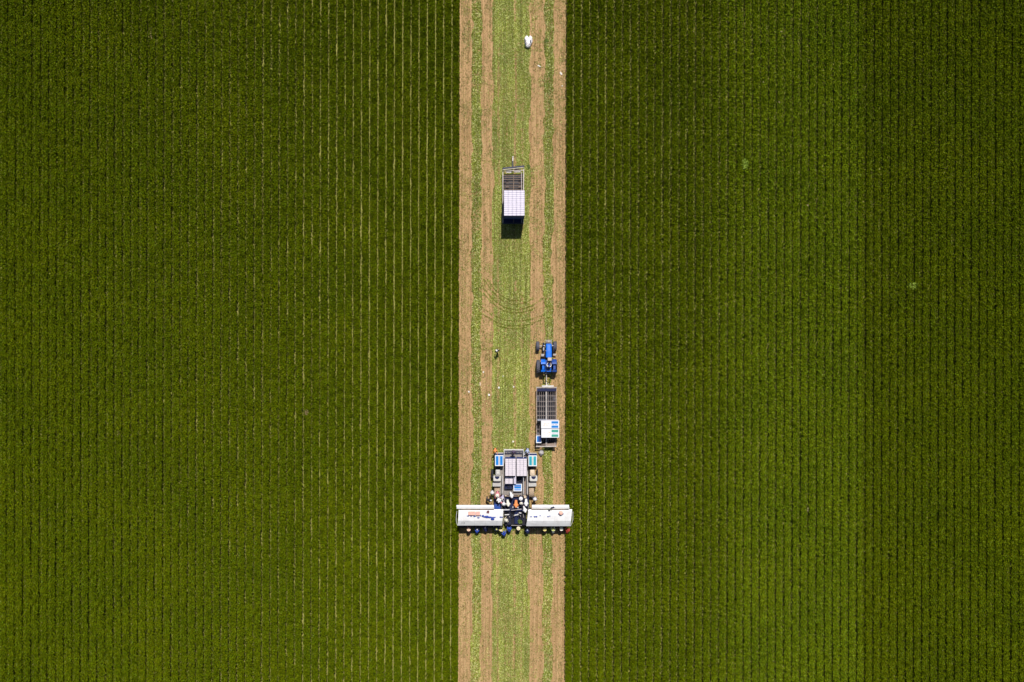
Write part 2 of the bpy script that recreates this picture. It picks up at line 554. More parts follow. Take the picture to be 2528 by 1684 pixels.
def crop(side, name, label, first, pitch, rows):
    vs, qs, cs, var = [], [], [], []
    b = 0
    for k in range(4):
        W, q, c = bed_piece(100 * (2 + side) + k)
        vs.append(W); qs.append(q + b); cs.append(c); var.append(np.full(len(W), k)); b += len(W)
    seeds, rot, scl, sv = [], [], [], []
    r = np.random.default_rng(5 + side)
    for i in range(rows):
        xc = first + side * pitch * i
        wob = r.normal(0, .006)
        off = r.uniform(0, TL)
        for j in range(-15, 15):
            y = j * TL + off
            if y < -78 or y > 78: continue
            seeds.append((xc + wob + K * y + r.normal(0, .004), y, 0.0))
            rot.append((0, 0, (math.pi if r.random() < .5 else 0) - K + r.normal(0, .0016)))
            scl.append((r.choice([-1, 1]) * r.uniform(.985, 1.02) * (1.034 if side < 0 else 1.0), r.choice([-1, 1]) * 1.012, r.uniform(.95, 1.06)))
            sv.append(r.integers(0, 4))
    ns = len(seeds)
    vs.append(np.array(seeds)); var.append(np.full(ns, -1))
    cs.append(np.zeros((ns, 3)))
    vs = np.concatenate(vs); var = np.concatenate(var).astype(np.int32)
    cs = np.concatenate(cs); cs = np.concatenate([cs, np.ones((len(cs), 1))], 1).astype(np.float32)
    z = np.zeros((b, 3))
    A = {'leafcol': ('FLOAT_COLOR', cs), 'variant': ('INT', var),
         'srot': ('FLOAT_VECTOR', np.concatenate([z, np.array(rot)]).astype(np.float32)),
         'sscl': ('FLOAT_VECTOR', np.concatenate([z + 1, np.array(scl)]).astype(np.float32)),
         'svar': ('INT', np.concatenate([np.full(b, -1), np.array(sv)]).astype(np.int32))}
    me = fast_mesh(name, vs, np.concatenate(qs), [LEAF], A)
    o = bpy.data.objects.new(name, me)
    COL.objects.link(o)
    tag(o, label, 'crop', kind='stuff')
    ng = bpy.data.node_groups.new('repeat_bed_pieces', 'GeometryNodeTree')
    ng.interface.new_socket('Geometry', in_out='INPUT', socket_type='NodeSocketGeometry')
    ng.interface.new_socket('Geometry', in_out='OUTPUT', socket_type='NodeSocketGeometry')
    N, L = ng.nodes, ng.links
    gi, go = N.new('NodeGroupInput'), N.new('NodeGroupOutput')

    def named(nm, typ):
        n = N.new('GeometryNodeInputNamedAttribute')
        n.data_type = typ
        n.inputs['Name'].default_value = nm
        return n.outputs[0]

    def equals(sock, k):
        n = N.new('FunctionNodeCompare')
        n.data_type = 'INT'; n.operation = 'EQUAL'
        ins = [s for s in n.inputs if s.type == 'INT']
        L.new(sock, ins[0]); ins[1].default_value = k
        return n.outputs[0]

    def sep(k):
        n = N.new('GeometryNodeSeparateGeometry')
        n.domain = 'POINT'
        L.new(gi.outputs[0], n.inputs[0])
        L.new(equals(named('variant', 'INT'), k), n.inputs['Selection'])
        return n.outputs[0]
    pts = sep(-1)
    jn = N.new('GeometryNodeJoinGeometry')
    for k in range(4):
        ip = N.new('GeometryNodeInstanceOnPoints')
        L.new(pts, ip.inputs['Points'])
        L.new(equals(named('svar', 'INT'), k), ip.inputs['Selection'])
        L.new(sep(k), ip.inputs['Instance'])
        L.new(named('srot', 'FLOAT_VECTOR'), ip.inputs['Rotation'])
        L.new(named('sscl', 'FLOAT_VECTOR'), ip.inputs['Scale'])
        L.new(ip.outputs[0], jn.inputs[0])
    L.new(jn.outputs[0], go.inputs[0])
    md = o.modifiers.new('beds', 'NODES')
    md.node_group = ng
    return o


crop(-1, 'celery_crop', 'uncut dark green celery beds on the left side of the harvested strip', -7.05, 1.0274, 82)
crop(1, 'celery_crop', 'uncut green celery beds with a paler band, on the right side of the harvested strip', 7.15, 1.012, 82)

# ---------------------------------------------------------------- cut leaves left on the strip
def residue():
    Cs, Us, Vs, Ks = [], [], [], []

    def band(p0, p1, dens, zt, greens, edge=1.2, patch=0.0, pal=0.22, size=(.03, .07), streaks=(), arcs_only=False):   # edges in photograph pixels
        wpx = p1 - p0
        n = int(wpx * S * (Y1 - Y0) * dens)
        y = NP.uniform(Y0, Y1, n)
        px = NP.uniform(p0 - 1.5, p1 + 1.5, n)
        e = (vnoise(px * 0 + 3, y, int(p0), 1.1) - .5) * 2 * edge + (vnoise(px * 0 + 9, y, int(p1) + 1, 5.0) - .5) * 2 * edge
        keep = (px + e > p0) & (px + e < p1)
        x = (px - 1264) * S
        d = vnoise(x, y, int(p0) + 7, 0.5) * .5 + vnoise(x, y, int(p0) + 8, 2.5) * .5
        keep &= NP.random(n) < np.clip(1.25 - patch * (1.1 - d) * 2, 0.03, 1)
        for (c, wd, f, cell) in streaks:
            sv = vnoise(x * 0 + c, y, int(c) + 5, cell)
            inz = np.abs(px - c + 1.2 * np.sin(y * .3 + c)) < wd * (0.4 + sv)
            keep &= ~(inz & (NP.random(n) < f * (0.35 + 0.65 * (sv > .42))))
        x, y, px, d = x[keep], y[keep], px[keep], d[keep]
        n = len(x)
        wx, wy = 1264 + x / S, 842 - y / S
        if arcs_only:                          # leaves dragged across the lanes by the turning wheels
            k_ = np.abs(arc_distance(wx, wy) - 1.6) < 1.5
            x, y, px, d, wx, wy = x[k_], y[k_], px[k_], d[k_], wx[k_], wy[k_]
            n = len(x)
        dark = (arc_distance(wx, wy) < 1.25 * NP.uniform(.6, 1.25, n)).astype(float) * (NP.random(n) < .35 + .5 * vnoise(x, y, 77, .8))
        z = 0.068 + zt * NP.random(n) ** 1.5 * (0.3 + d)
        z = np.where(dark > 0, z + .03, z)
        az = NP.uniform(0, 2 * math.pi, n)
        nrm = np.stack([NP.normal(0, .33, n), NP.normal(0, .33, n), np.ones(n)], 1)
        nrm /= np.linalg.norm(nrm, axis=1)[:, None]
        a = np.stack([np.cos(az), np.sin(az), np.zeros(n)], 1)
        a -= nrm * np.sum(a * nrm, 1)[:, None]
        a /= np.linalg.norm(a, axis=1)[:, None]
        bb = np.cross(nrm, a)
        sz = NP.uniform(size[0], size[1], n)
        asp = NP.uniform(.35, .9, n)
        k = NP.random(n)
        g0, g1, g2 = greens
        col = np.where((k < pal)[:, None], g2, np.where((k < pal + (1 - pal) * .5)[:, None], g0, g1))
        streak = vnoise(x, y * .02, int(p0) + 21, 0.13)
        col = col * NP.uniform(.75, 1.25, n)[:, None] * (0.8 + .4 * d)[:, None] * (.68 + .62 * streak)[:, None]
        col = np.where((dark > 0)[:, None], np.array([0.15, 0.165, 0.018]), col)
        Cs.append(np.stack([x + K * y, y, z], 1)); Us.append(a * sz[:, None]); Vs.append(bb * (sz * asp)[:, None]); Ks.append(col)

    G = (np.array([.15, .185, .022]), np.array([.29, .33, .062]), np.array([.56, .59, .23]))
    GB = (np.array([.14, .17, .018]), np.array([.28, .31, .055]), np.array([.56, .56, .24]))
    GD = (np.array([.13, .11, .03]), np.array([.20, .21, .045]), np.array([.50, .42, .22]))
    band(1215.5, 1308, 700, .07, G, 3.6, .32, .22, (.022, .05), streaks=((1230, 2.8, .7, 3.0), (1251, 1.6, .35, 2.0), (1271, 3.0, .8, 3.5), (1289, 2.6, .5, 4.0)))
    band(1164.5, 1188, 560, .15, GB, 3.8, .48, .24, (.026, .066))
    band(1341.5, 1364.5, 560, .15, GB, 3.8, .48, .24, (.026, .066))
    band(1194, 1210, 260, .03, GD, 3.0, .85, .2, (.018, .05))
    band(1317, 1333, 260, .03, GD, 3.0, .85, .2, (.018, .05))
    band(1137, 1157, 260, .03, GD, 2.0, .7, .2, (.018, .045))
    band(1374, 1394.5, 280, .03, GD, 2.0, .7, .2, (.018, .045))
    band(1186, 1217, 170, .04, G, 3.0, 1.0, .2, (.02, .05))
    band(1307, 1343, 170, .04, G, 3.0, 1.02, .2, (.02, .05))
    band(1137, 1166, 120, .03, G, 3.0, 1.06, .15, (.02, .045))
    band(1363, 1394, 130, .03, G, 3.0, 1.04, .15, (.02, .045))
    band(1184, 1217, 260, .03, G, 1.0, .3, .15, (.02, .05), arcs_only=True)
    band(1306, 1345, 260, .03, G, 1.0, .3, .15, (.02, .05), arcs_only=True)
    band(1135, 1396, 45, .02, GD, 1.0, .4, .15, (.02, .05))
    C, U, V = (np.concatenate(a) for a in (Cs, Us, Vs))
    W, q = quads_from(C, U, V)
    c = np.repeat(np.concatenate(Ks), 4, 0)
    c = np.concatenate([c, np.ones((len(c), 1))], 1).astype(np.float32)
    me = fast_mesh('crop_residue', W, q, [RES], {'leafcol': ('FLOAT_COLOR', c)})
    o = bpy.data.objects.new('crop_residue', me)
    COL.objects.link(o)
    tag(o, 'trimmed celery leaves strewn in green bands over the harvested strip', 'leaves', kind='stuff')


residue()

# small heaps of trimmings with a dark side along the two narrow bands are part of the residue above


# ---------------------------------------------------------------- people
def skel(pose):
    """joints (name: position, radius) and bones with their clothing zone; facing +Y, feet at z = 0"""
    J, B = {}, []
    th = {'bend': 48, 'stand': 10, 'reach': 26, 'sit': 4, 'walk': 6}[pose]
    hip_z = 0.50 if pose == 'sit' else 0.92
    piv = Vector((0, 0, hip_z))
    rot = Matrix.Rotation(-math.radians(th), 3, 'X')

    def up(x, y, z):                          # torso point, given for an upright body standing at 0.92
        return piv + rot @ Vector((x, y, z - 0.92))
    J['pelvis'] = (piv, (.155, .115))
    J['waist'] = (up(0, 0, 1.08), (.145, .105))
    J['chest'] = (up(0, 0, 1.27), (.175, .12))
    J['collar'] = (up(0, 0, 1.40), (.10, .08))
    J['neck'] = (up(0, .015, 1.47), (.056, .056))
    nod = Matrix.Rotation(math.radians(th * .35), 3, 'X')
    nk = J['neck'][0]

    def hd(y, z): return nk + rot @ (nod @ Vector((0, y, z)))
    J['jaw'] = (hd(.03, .075), (.072, .08))
    J['face'] = (hd(.02, .145), (.082, .098))
    J['scalp'] = (hd(.0, .225), (.06, .07))
    J['nose'] = (hd(.125, .13), (.013, .013))
    B += [('pelvis', 'waist', 'shirt'), ('waist', 'chest', 'shirt'), ('chest', 'collar', 'shirt'), ('collar', 'neck', 'skin'),
          ('neck', 'jaw', 'skin'), ('jaw', 'face', 'skin'), ('face', 'scalp', 'skin'), ('face', 'nose', 'skin')]
    for sd, s in (('r', 1), ('l', -1)):
        sh = up(s * .185, 0, 1.385)
        fw = rot @ Vector((0, 0, -1))
        if pose == 'bend': el, wr = sh + Vector((s * .07, .10, -.25)), sh + Vector((s * .02, .26, -.44))
        elif pose == 'reach': el, wr = sh + Vector((s * .12, .17, -.19)), sh + Vector((s * .10, .42, -.20))
        elif pose == 'sit': el, wr = sh + Vector((s * .09, .14, -.22)), sh + Vector((s * .02, .38, -.24))
        elif pose == 'walk': el, wr = sh + Vector((s * .06, -s * .12, -.26)), sh + Vector((s * .05, -s * .02 + .05, -.50))
        else: el, wr = sh + Vector((s * .10, .03, -.27)), sh + Vector((-s * .0, .24, -.36))
        J['sh' + sd] = (sh, (.07, .07)); J['el' + sd] = (el, (.05, .05)); J['wr' + sd] = (wr, (.032, .034))
        dr = (wr - el).normalized()
        palm = wr + dr * .075
        J['pa' + sd] = (palm, (.034, .024))
        B += [('chest', 'sh' + sd, 'shirt'), ('sh' + sd, 'el' + sd, 'shirt'), ('el' + sd, 'wr' + sd, 'shirt'), ('wr' + sd, 'pa' + sd, 'glove')]
        lat = dr.cross(Vector((0, 0, 1)))
        lat = lat.normalized() if lat.length > .05 else Vector((1, 0, 0))
        dn = lat.cross(dr).normalized()
        if dn.z > 0: dn = -dn
        for f, (off, ln) in enumerate(((-.030, .066), (-.010, .080), (.010, .075), (.029, .058))):
            a = palm + dr * .03 + lat * off
            b_ = a + dr * ln * .55 + dn * .012
            c = b_ + dr * ln * .35 + dn * .03
            for nm, p, r_ in (('a', a, .0105), ('b', b_, .0095), ('c', c, .008)):
                J[f'f{f}{nm}{sd}'] = (p, (r_, r_))
            B += [('pa' + sd, f'f{f}a{sd}', 'glove'), (f'f{f}a{sd}', f'f{f}b{sd}', 'glove'), (f'f{f}b{sd}', f'f{f}c{sd}', 'glove')]
        ta = wr + dr * .045 - lat * s * .038
        tb = ta + dr * .035 - lat * s * .028 + dn * .015
        J['ta' + sd] = (ta, (.013, .013)); J['tb' + sd] = (tb, (.010, .010))
        B += [('wr' + sd, 'ta' + sd, 'glove'), ('ta' + sd, 'tb' + sd, 'glove')]
        if pose == 'sit':
            hp, kn, an, to = piv + Vector((s * .10, .02, -.03)), Vector((s * .16, .42, .52)), Vector((s * .16, .46, .10)), Vector((s * .17, .62, .05))
        elif pose == 'walk':
            hp, kn, an, to = piv + Vector((s * .09, 0, -.05)), Vector((s * .10, s * .16 + .05, .50)), Vector((s * .10, s * .26 - .04, .10)), Vector((s * .11, s * .26 + .11, .045))
        else:
            sp = .04 if pose == 'stand' else .09
            hp, kn, an, to = piv + Vector((s * .09, 0, -.05)), Vector((s * (.10 + sp), .05, .49)), Vector((s * (.11 + sp), -.02, .10)), Vector((s * (.13 + sp), .13, .045))
        J['hp' + sd] = (hp, (.092, .095)); J['kn' + sd] = (kn, (.062, .064)); J['an' + sd] = (an, (.046, .048)); J['to' + sd] = (to, (.043, .036))
        B += [('pelvis', 'hp' + sd, 'legs'), ('hp' + sd, 'kn' + sd, 'legs'), ('kn' + sd, 'an' + sd, 'legs'), ('an' + sd, 'to' + sd, 'boots')]
    return J, B


ZONES = ['skin', 'shirt', 'legs', 'boots', 'glove']


def make_body(pose):
    J, B = skel(pose)
    names = list(J)
    ix = {n: i for i, n in enumerate(names)}
    me = bpy.data.meshes.new('skeleton')
    me.from_pydata([J[n][0] for n in names], [(ix[a], ix[b]) for a, b, _ in B], [])
    o = bpy.data.objects.new('body_source', me)
    COL.objects.link(o)
    o.modifiers.new('skin', 'SKIN')
    sv = me.skin_vertices[0].data
    for n in names:
        sv[ix[n]].radius = J[n][1]
        sv[ix[n]].use_root = (n == 'pelvis')
    sd = o.modifiers.new('smooth', 'SUBSURF')
    sd.levels = sd.render_levels = 1
    dg = bpy.context.evaluated_depsgraph_get()
    body = bpy.data.meshes.new_from_object(o.evaluated_get(dg))
    bpy.data.objects.remove(o)
    bpy.data.meshes.remove(me)
    A = np.array([J[a][0] for a, b, _ in B]); D = np.array([J[b][0] for a, b, _ in B]) - A
    rr = np.array([(J[a][1][0] + J[b][1][0]) / 2 for a, b, _ in B])
    z = [ZONES.index(c) for _, _, c in B]
    for k in range(5): body.materials.append(M['skin'])
    dd = np.sum(D * D, 1) + 1e-9
    for p in body.polygons:
        c = np.array(p.center)
        t = np.clip(np.sum((c - A) * D, 1) / dd, 0, 1)
        d = np.linalg.norm(A + D * t[:, None] - c, axis=1) - rr * 0.8
        p.material_index = z[int(np.argmin(d))]
        p.use_smooth = True
    body.name = 'person_' + pose
    top = J['scalp'][0]
    tilt = (J['scalp'][0] - J['jaw'][0]).normalized()
    return body, Vector(top), tilt


BODY = {p: make_body(p) for p in ('bend', 'stand', 'reach', 'sit', 'walk')}


def hat_mesh(kind):
    m = MB()
    mm = 'cl_straw'
    if kind == 'brim':                        # wide straw brim
        m.lathe([(.001, .10), (.05, .105), (.082, .085), (.096, .03), (.100, -.015), (.15, -.028), (.19, -.02), (.205, -.004), (.19, -.028), (.10, -.032)], (0, 0, 0), mm, 20)
    elif kind == 'cap':
        m.lathe([(.001, .085), (.05, .078), (.085, .045), (.104, -.02), (.106, -.05), (.09, -.05)], (0, 0, 0), mm, 18)
        vs = [(math.cos(t) * .10, .07 + math.sin(t) * .12, -.045 - .02 * math.sin(t)) for t in np.linspace(0, math.pi, 9)]
        vs += [(x, y, z - .012) for x, y, z in vs]
        m.add(vs, [list(range(9)), list(range(17, 8, -1))] + [[i, i + 9, i + 10, i + 1] for i in range(8)], mm)
    else:                                     # hood or scarf over head and shoulders
        m.lathe([(.001, .075), (.06, .066), (.105, .02), (.125, -.06), (.12, -.15), (.17, -.22), (.23, -.29), (.24, -.36), (.22, -.36)], (0, -.01, 0), mm, 20)
    me = bpy.data.meshes.new(kind)
    me.from_pydata(m.v, [], m.f)
    me.materials.append(M[mm])
    me.polygons.foreach_set('use_smooth', [True] * len(m.f))
    return me


HAT = {k: hat_mesh(k) for k in ('brim', 'cap', 'hood')}


def person(px, py, base, pose, face, label, shirt, hat, hatc, legs='jeans', glove='skin', group=None, scale=1.0):
    """px, py: where the photograph shows the top of the head; face: heading in degrees, 0 = up the picture"""
    body, top, tilt = BODY[pose]
    rz = math.radians(-face)
    rot = Matrix.Rotation(rz, 3, 'Z')
    off = rot @ (top * scale)
    head = P(px, py, base + top.z * scale)
    o = bpy.data.objects.new('person', body)
    COL.objects.link(o)
    o.location = (head.x - off.x, head.y - off.y, base)
    o.rotation_euler = (0, 0, rz)
    o.scale = (scale,) * 3
    for i, mn in enumerate(('skin', 'cl_' + shirt, legs if legs in M else 'cl_' + legs, 'boots', glove if glove in M else 'cl_' + glove)):
        o.material_slots[i].link = 'OBJECT'
        o.material_slots[i].material = M[mn]
    tag(o, label, 'person', group)
    h = bpy.data.objects.new({'brim': 'hat', 'cap': 'cap', 'hood': 'hood'}[hat], HAT[hat])
    COL.objects.link(h)
    h.parent = o
    if hat == 'brim': h.scale = (1.12,) * 3
    h.location = top + tilt * (-.025 if hat != 'hood' else .01)
    q = Vector((0, 0, 1)).rotation_difference(tilt)
    h.rotation_euler = q.to_euler()
    h.material_slots[0].link = 'OBJECT'
    h.material_slots[0].material = M['cl_' + hatc]
    return o


GS, GR = 'field workers in a line along the lower edge of the canopies', 'crew on and behind the packing platform'
g0 = 0.03
person(1157, 1307, g0, 'bend', 0, 'field worker in a peach straw hat, first at the outer end of the left canopy', 'maroon', 'brim', 'peach', group=GS, glove='pink')
person(1178, 1308, g0, 'bend', 8, 'field worker in a blue jacket and pale grey cap next to the peach straw hat', 'royal', 'cap', 'lilac', group=GS)
person(1198, 1304, g0, 'bend', -6, 'field worker in dark navy with a pale cap under the left canopy edge', 'navy', 'cap', 'lilac', group=GS)
person(1226, 1307.5, g0, 'reach', -20, 'field worker in a small pale lime cap and navy top, left of the yellow sleeves', 'navy', 'cap', 'lime', group=GS, glove='lime')
person(1236.5, 1311, g0, 'stand', 25, 'field worker in a cream hat and yellow sleeves standing against the blue one', 'yellow', 'cap', 'cream', group=GS, glove='lime')
person(1243.5, 1315, g0, 'bend', -5, 'field worker in a mid blue jacket and blue cap, standing lowest in the line', 'royal', 'cap', 'royal', group=GS)
person(1257, 1305, g0, 'bend', 0, 'field worker in a large bright blue hooded jacket at the gap between the canopies', 'royal', 'hood', 'royal', group=GS)
person(1280, 1304.5, g0, 'bend', 3, 'field worker in a wide cream hat below the middle of the machine', 'black', 'brim', 'cream', group=GS, glove='cream')
person(1302, 1309, g0, 'bend', 0, 'field worker in a mottled blue and white top, beside the wide cream hat', 'navy', 'cap', 'paleblue', group=GS, glove='paleblue')
person(1345, 1307, g0, 'bend', -4, 'field worker in a yellow straw hat with dark red sleeves below the right canopy', 'maroon', 'brim', 'yellow', group=GS, glove='skin')
person(1366, 1307, g0, 'bend', 0, 'field worker in a lime hat and white scarf between the yellow and cream hats', 'white', 'brim', 'lime', group=GS, glove='white')
person(1386, 1306, g0, 'bend', 4, 'field worker in a pale cream hat next to the worker in red', 'maroon', 'brim', 'ivory', group=GS, glove='white')
person(1402.5, 1308, g0, 'bend', 12, 'field worker in a bright red hooded jacket, last in the line', 'red', 'hood', 'red', group=GS, glove='pink')
person(1250.5, 1286, g0, 'reach', 40, 'worker in a cream hood and cream top among the dark conveyors', 'cream', 'hood', 'ivory', group=GR)
PB = 0.62                                     # crew step behind the conveyors
person(1215, 1218, g0, 'stand', 180, 'worker wrapped in a long white hood beside the left front tyre', 'white', 'hood', 'white', group=GR)
person(1212, 1236, g0, 'bend', 90, 'worker in a round white cap at the outer left edge of the crew', 'black', 'cap', 'white', group=GR, glove='lime')
person(1228, 1223.5, PB, 'reach', 180, 'worker in a pale checked top with orange gloves on the left front tyre step', 'pink', 'brim', 'ivory', group=GR, glove='orange')
person(1231, 1240, PB, 'bend', 170, 'worker in a white shirt above the blue tub', 'white', 'cap', 'white', group=GR)
person(1239.5, 1232.5, PB, 'reach', 200, 'worker in a pale pink top in the middle of the left half of the crew', 'lilac', 'cap', 'ivory', group=GR)
person(1238, 1241.5, PB, 'bend', 150, 'worker in a pink cap leaning toward the left canopy', 'white', 'cap', 'pink', group=GR)
person(1243.5, 1246, PB, 'stand', 185, 'worker in a white hood directly right of the pink cap', 'white', 'hood', 'white', group=GR)
person(1255, 1249, PB, 'bend', 170, 'worker in a large ivory jacket with hood left of the orange vest', 'ivory', 'hood', 'ivory', group=GR, scale=1.08)
person(1264, 1228, PB, 'bend', 160, 'worker in a white shirt and white cap next to the open blue carton', 'white', 'hood', 'white', group=GR)
person(1274, 1252, PB, 'bend', 180, 'worker in a bright orange vest at the centre of the crew', 'orange', 'hood', 'orange', group=GR, glove='orange', scale=1.2)
person(1286, 1231, PB, 'stand', 190, 'worker in a round white hat above the white round hat, right of the orange vest', 'navy', 'brim', 'white', group=GR, scale=.98)
person(1287, 1243, PB, 'bend', 175, 'worker in a round pinkish white hat just right of the orange vest', 'navy', 'brim', 'ivory', group=GR, scale=.92)
person(1299, 1248, PB, 'bend', 180, 'worker in the largest bright white jacket on the right half of the crew', 'white', 'hood', 'white', group=GR, scale=1.12)
person(1297, 1264, PB, 'bend', 165, 'worker in a white hooded top beside the inner end of the right canopy', 'white', 'hood', 'white', group=GR, scale=1.05)
person(1321, 1234, g0, 'stand', 200, 'worker in a white cap and striped blue shirt outside the right front tyre', 'paleblue', 'hood', 'white', group=GR)
DK = 1.2
person(1222.5, 1116, 0.5, 'reach', 180, 'worker in an orange jacket and hat at the upper left corner of the harvester', 'orange', 'cap', 'orange', group=GR, glove='peach')
person(1302, 1117, 0.5, 'reach', 190, 'worker in pale blue and white at the upper right corner of the harvester', 'paleblue', 'cap', 'paleblue', group=GR, glove='white')
person(1268, 1117, DK, 'stand', 180, 'worker in a dark plum top and cap on the railed end platform', 'plum', 'cap', 'plum', group=GR, legs='blacktr')
person(1226.5, 866.5, g0, 'walk', -30, 'person in black with a white cap walking alone on the cut leaves', 'black', 'cap', 'white', legs='blacktr', glove='white')


# ---------------------------------------------------------------- wheels
def wheel(parent, c, r, wd, tyre='rubber', lugs=18):
    """tyre with lugs; rim is its sub-part. axis along x"""
    t = MB()
    hw = wd / 2
    t.lathe([(r * .58, -hw * .8), (r * .80, -hw), (r * .95, -hw * .92), (r, -hw * .55), (r, hw * .55), (r * .95, hw * .92), (r * .80, hw), (r * .58, hw * .8)], c, tyre, 36, 'X')
    c = Vector(c)
    for i in range(lugs):
        a = 2 * math.pi * i / lugs
        for s in (-1, 1):
            aa = a + (math.pi / lugs if s > 0 else 0)
            rot = Matrix.Rotation(aa, 3, 'X') @ Matrix.Rotation(s * .5, 3, 'Z')
            p = c + Matrix.Rotation(aa, 3, 'X') @ Vector((s * hw * .48, 0, r * 1.012))
            t.box(p, (hw * .95, r * .075, r * .05), tyre, 0, rot=rot)
    w_ = t.build('wheel', parent)
    q = MB()
    q.lathe([(.001, -hw * .25), (r * .2, -hw * .3), (r * .5, -hw * .5), (r * .585, -hw * .82), (r * .585, hw * .82), (r * .5, hw * .5), (r * .2, hw * .3), (.001, hw * .25)], c, 'rim', 28, 'X')
    q.build('rim', w_)
    return w_


# ---------------------------------------------------------------- tractor
def tractor():
    T = thing('tractor', P(1350, 880, 0), 'bright blue open tractor hitched ahead of the slatted trailer', 'tractor')
    for px in (1327.5, 1370): wheel(T, P(px, 854.5, .55) + Vector((0, 0, .02)), .57, .42)
    for px in (1328.5, 1370.5): wheel(T, P(px, 905, .78) + Vector((0, 0, .02)), .80, .44)
    m = MB()                                   # chassis, axles
    a, b = P(1354.5, 845, .7), P(1354.5, 912, .7)
    m.box(((a.x + b.x) / 2, (a.y + b.y) / 2, .66), (.42, a.y - b.y, .34), 'dark', .03)
    m.bar(P(1328, 854.5, .57), P(1370, 854.5, .57), .07, 'steel')
    m.bar(P(1329, 905, .8), P(1370, 905, .8), .10, 'dark')
    m.box(P(1354.5, 853, .62), (.55, .3, .25), 'dark', .03)
    m.build('chassis', T)
    for px in (1342, 1366.5):
        m = MB()                               # pumps, filters and pipes beside the engine
        m.pbox(px - 2.6, px + 2.6, 846, 868, .55, 1.0, 'dark', .05)
        m.pbox(px - 1.8, px + 2.2, 858, 866, 1.0, 1.14, 'steel' if px < 1350 else 'dark', .04)
        m.bar(P(px, 848, 1.05), P(px, 870, 1.05), .05, 'navy')
        m.build('engine_side', T)
    m = MB()                                   # front weights and grille
    for i in range(6): m.box(P(1348.5 + i * 2.4, 842.5, .75) , (.085, .34, .42), 'lightsteel' if i in (2, 3) else 'steel', .02)
    m.box(P(1354.5, 845.5, .7), (.8, .10, .18), 'steel', .02)
    m.build('front_weights', T)
    m = MB()                                   # bonnet: rounded, lower at the nose
    hx = .36
    sec = []
    for y, zt, wdt in ((P(0, 848.5, 1.3).y, 1.22, .33), (P(0, 851, 1.4).y, 1.38, .365), (P(0, 866, 1.5).y, 1.47, .375), (P(0, 882.5, 1.55).y, 1.53, .38)):
        cx = P(1355, 0, 1.4).x
        sec.append([(cx - wdt, y, .85), (cx - wdt, y, zt - .16), (cx - wdt * .86, y, zt - .05), (cx - wdt * .5, y, zt), (cx + wdt * .5, y, zt), (cx + wdt * .86, y, zt - .05), (cx + wdt, y, zt - .16), (cx + wdt, y, .85)])
    vs = [v for s_ in sec for v in s_]
    fs = [[k * 8 + i, k * 8 + i + 1, (k + 1) * 8 + i + 1, (k + 1) * 8 + i] for k in range(3) for i in range(7)] + [list(range(8)), list(range(31, 23, -1))]
    m.add(vs, fs, 'tblue')
    bo = m.build('bonnet', T)
    m = MB()
    for i in range(5): m.box(P(1355, 847.6, 1.0) + Vector((0, 0, -.12 + i * .07)), (.5, .02, .03), 'lightsteel', .004)
    m.build('grille', bo)
    m = MB()                                   # dashboard hood behind the bonnet
    m.pbox(1352, 1362, 883, 891, 1.0, 1.56, 'lightsteel', .05)
    m.build('instrument_cover', T)
    m = MB()
    m.bar(P(1347.2, 866, 1.5) , P(1347.2, 866, 1.5) + Vector((0, 0, .75)), .045, 'dark')
    m.bar(P(1347.2, 866, 1.5) + Vector((0, 0, .2)), P(1347.2, 866, 1.5) + Vector((0, 0, .62)), .075, 'steel')
    m.build('exhaust_pipe', T)
    for s, px in ((-1, 1343.5), (1, 1364.5)):
        m = MB(); m.box(P(px, 853.5, 1.15), (.16, .10, .13), 'white_rail', .03); m.build('headlight', T)
        m = MB(); m.beam(P(1355, 853.8, 1.12), P(px, 853.5, 1.12), .05, .05, 'dark'); m.build('headlight_bracket', T)
    for px0, px1, mt in ((1335.5, 1346.5, 'tblue'), (1363, 1374, 'tbluedk')):      # fenders
        m = MB()
        x0, x1 = P(px0, 0, 1.55).x, P(px1, 0, 1.55).x
        cy, cz = P(0, 905, .8).y, .82
        n = 12
        vs, fs = [], []
        for i in range(n + 1):
            t = math.radians(-8 + 185 * i / n)
            for x in (x0, x1):
                for rr in (.90, .94):
                    vs.append((x, cy + max(math.cos(t), -.72) * rr, cz + min(math.sin(t) * rr * 1.25, .98)))
        for i in range(n):
            a = i * 4
            fs += [[a + 1, a + 3, a + 7, a + 5], [a, a + 4, a + 6, a + 2], [a, a + 1, a + 5, a + 4], [a + 2, a + 6, a + 7, a + 3]]
        fs += [[0, 2, 3, 1], [n * 4, n * 4 + 1, n * 4 + 3, n * 4 + 2]]
        m.add(vs, fs, mt)
        m.box(((x0 + x1) / 2, cy - .1, 1.83), (abs(x1 - x0) * .55, .5, .06), mt, .03)
        m.build('fender', T)
    m = MB()                                   # platform, seat
    m.pbox(1346, 1364, 889, 914, .92, 1.02, 'tbluedk', .02)
    m.pbox(1349, 1361, 908, 918.5, 1.0, 1.28, 'tblue', .05)
    m.build('platform', T)
    m = MB()
    m.pbox(1350, 1359.5, 900.5, 908, 1.06, 1.24, 'dark', .04)
    m.pbox(1350, 1359.5, 907.5, 910, 1.2, 1.62, 'dark', .03)
    m.build('seat', T)
    m = MB()
    c = P(1356, 895, 1.5)
    m.bar(c + Vector((0, .18, -.35)), c, .025, 'dark')
    n = 16
    for i in range(n):
        t0, t1 = 2 * math.pi * i / n, 2 * math.pi * (i + 1) / n
        m.bar(c + Vector((.2 * math.cos(t0), .2 * math.sin(t0), .05 * -math.sin(t0))), c + Vector((.2 * math.cos(t1), .2 * math.sin(t1), .05 * -math.sin(t1))), .015, 'dark', n=6)
    m.bar(c + Vector((-.2, 0, 0)), c + Vector((.2, 0, 0)), .012, 'dark', n=6)
    m.build('steering_wheel', T)
    m = MB()                                   # roll bar
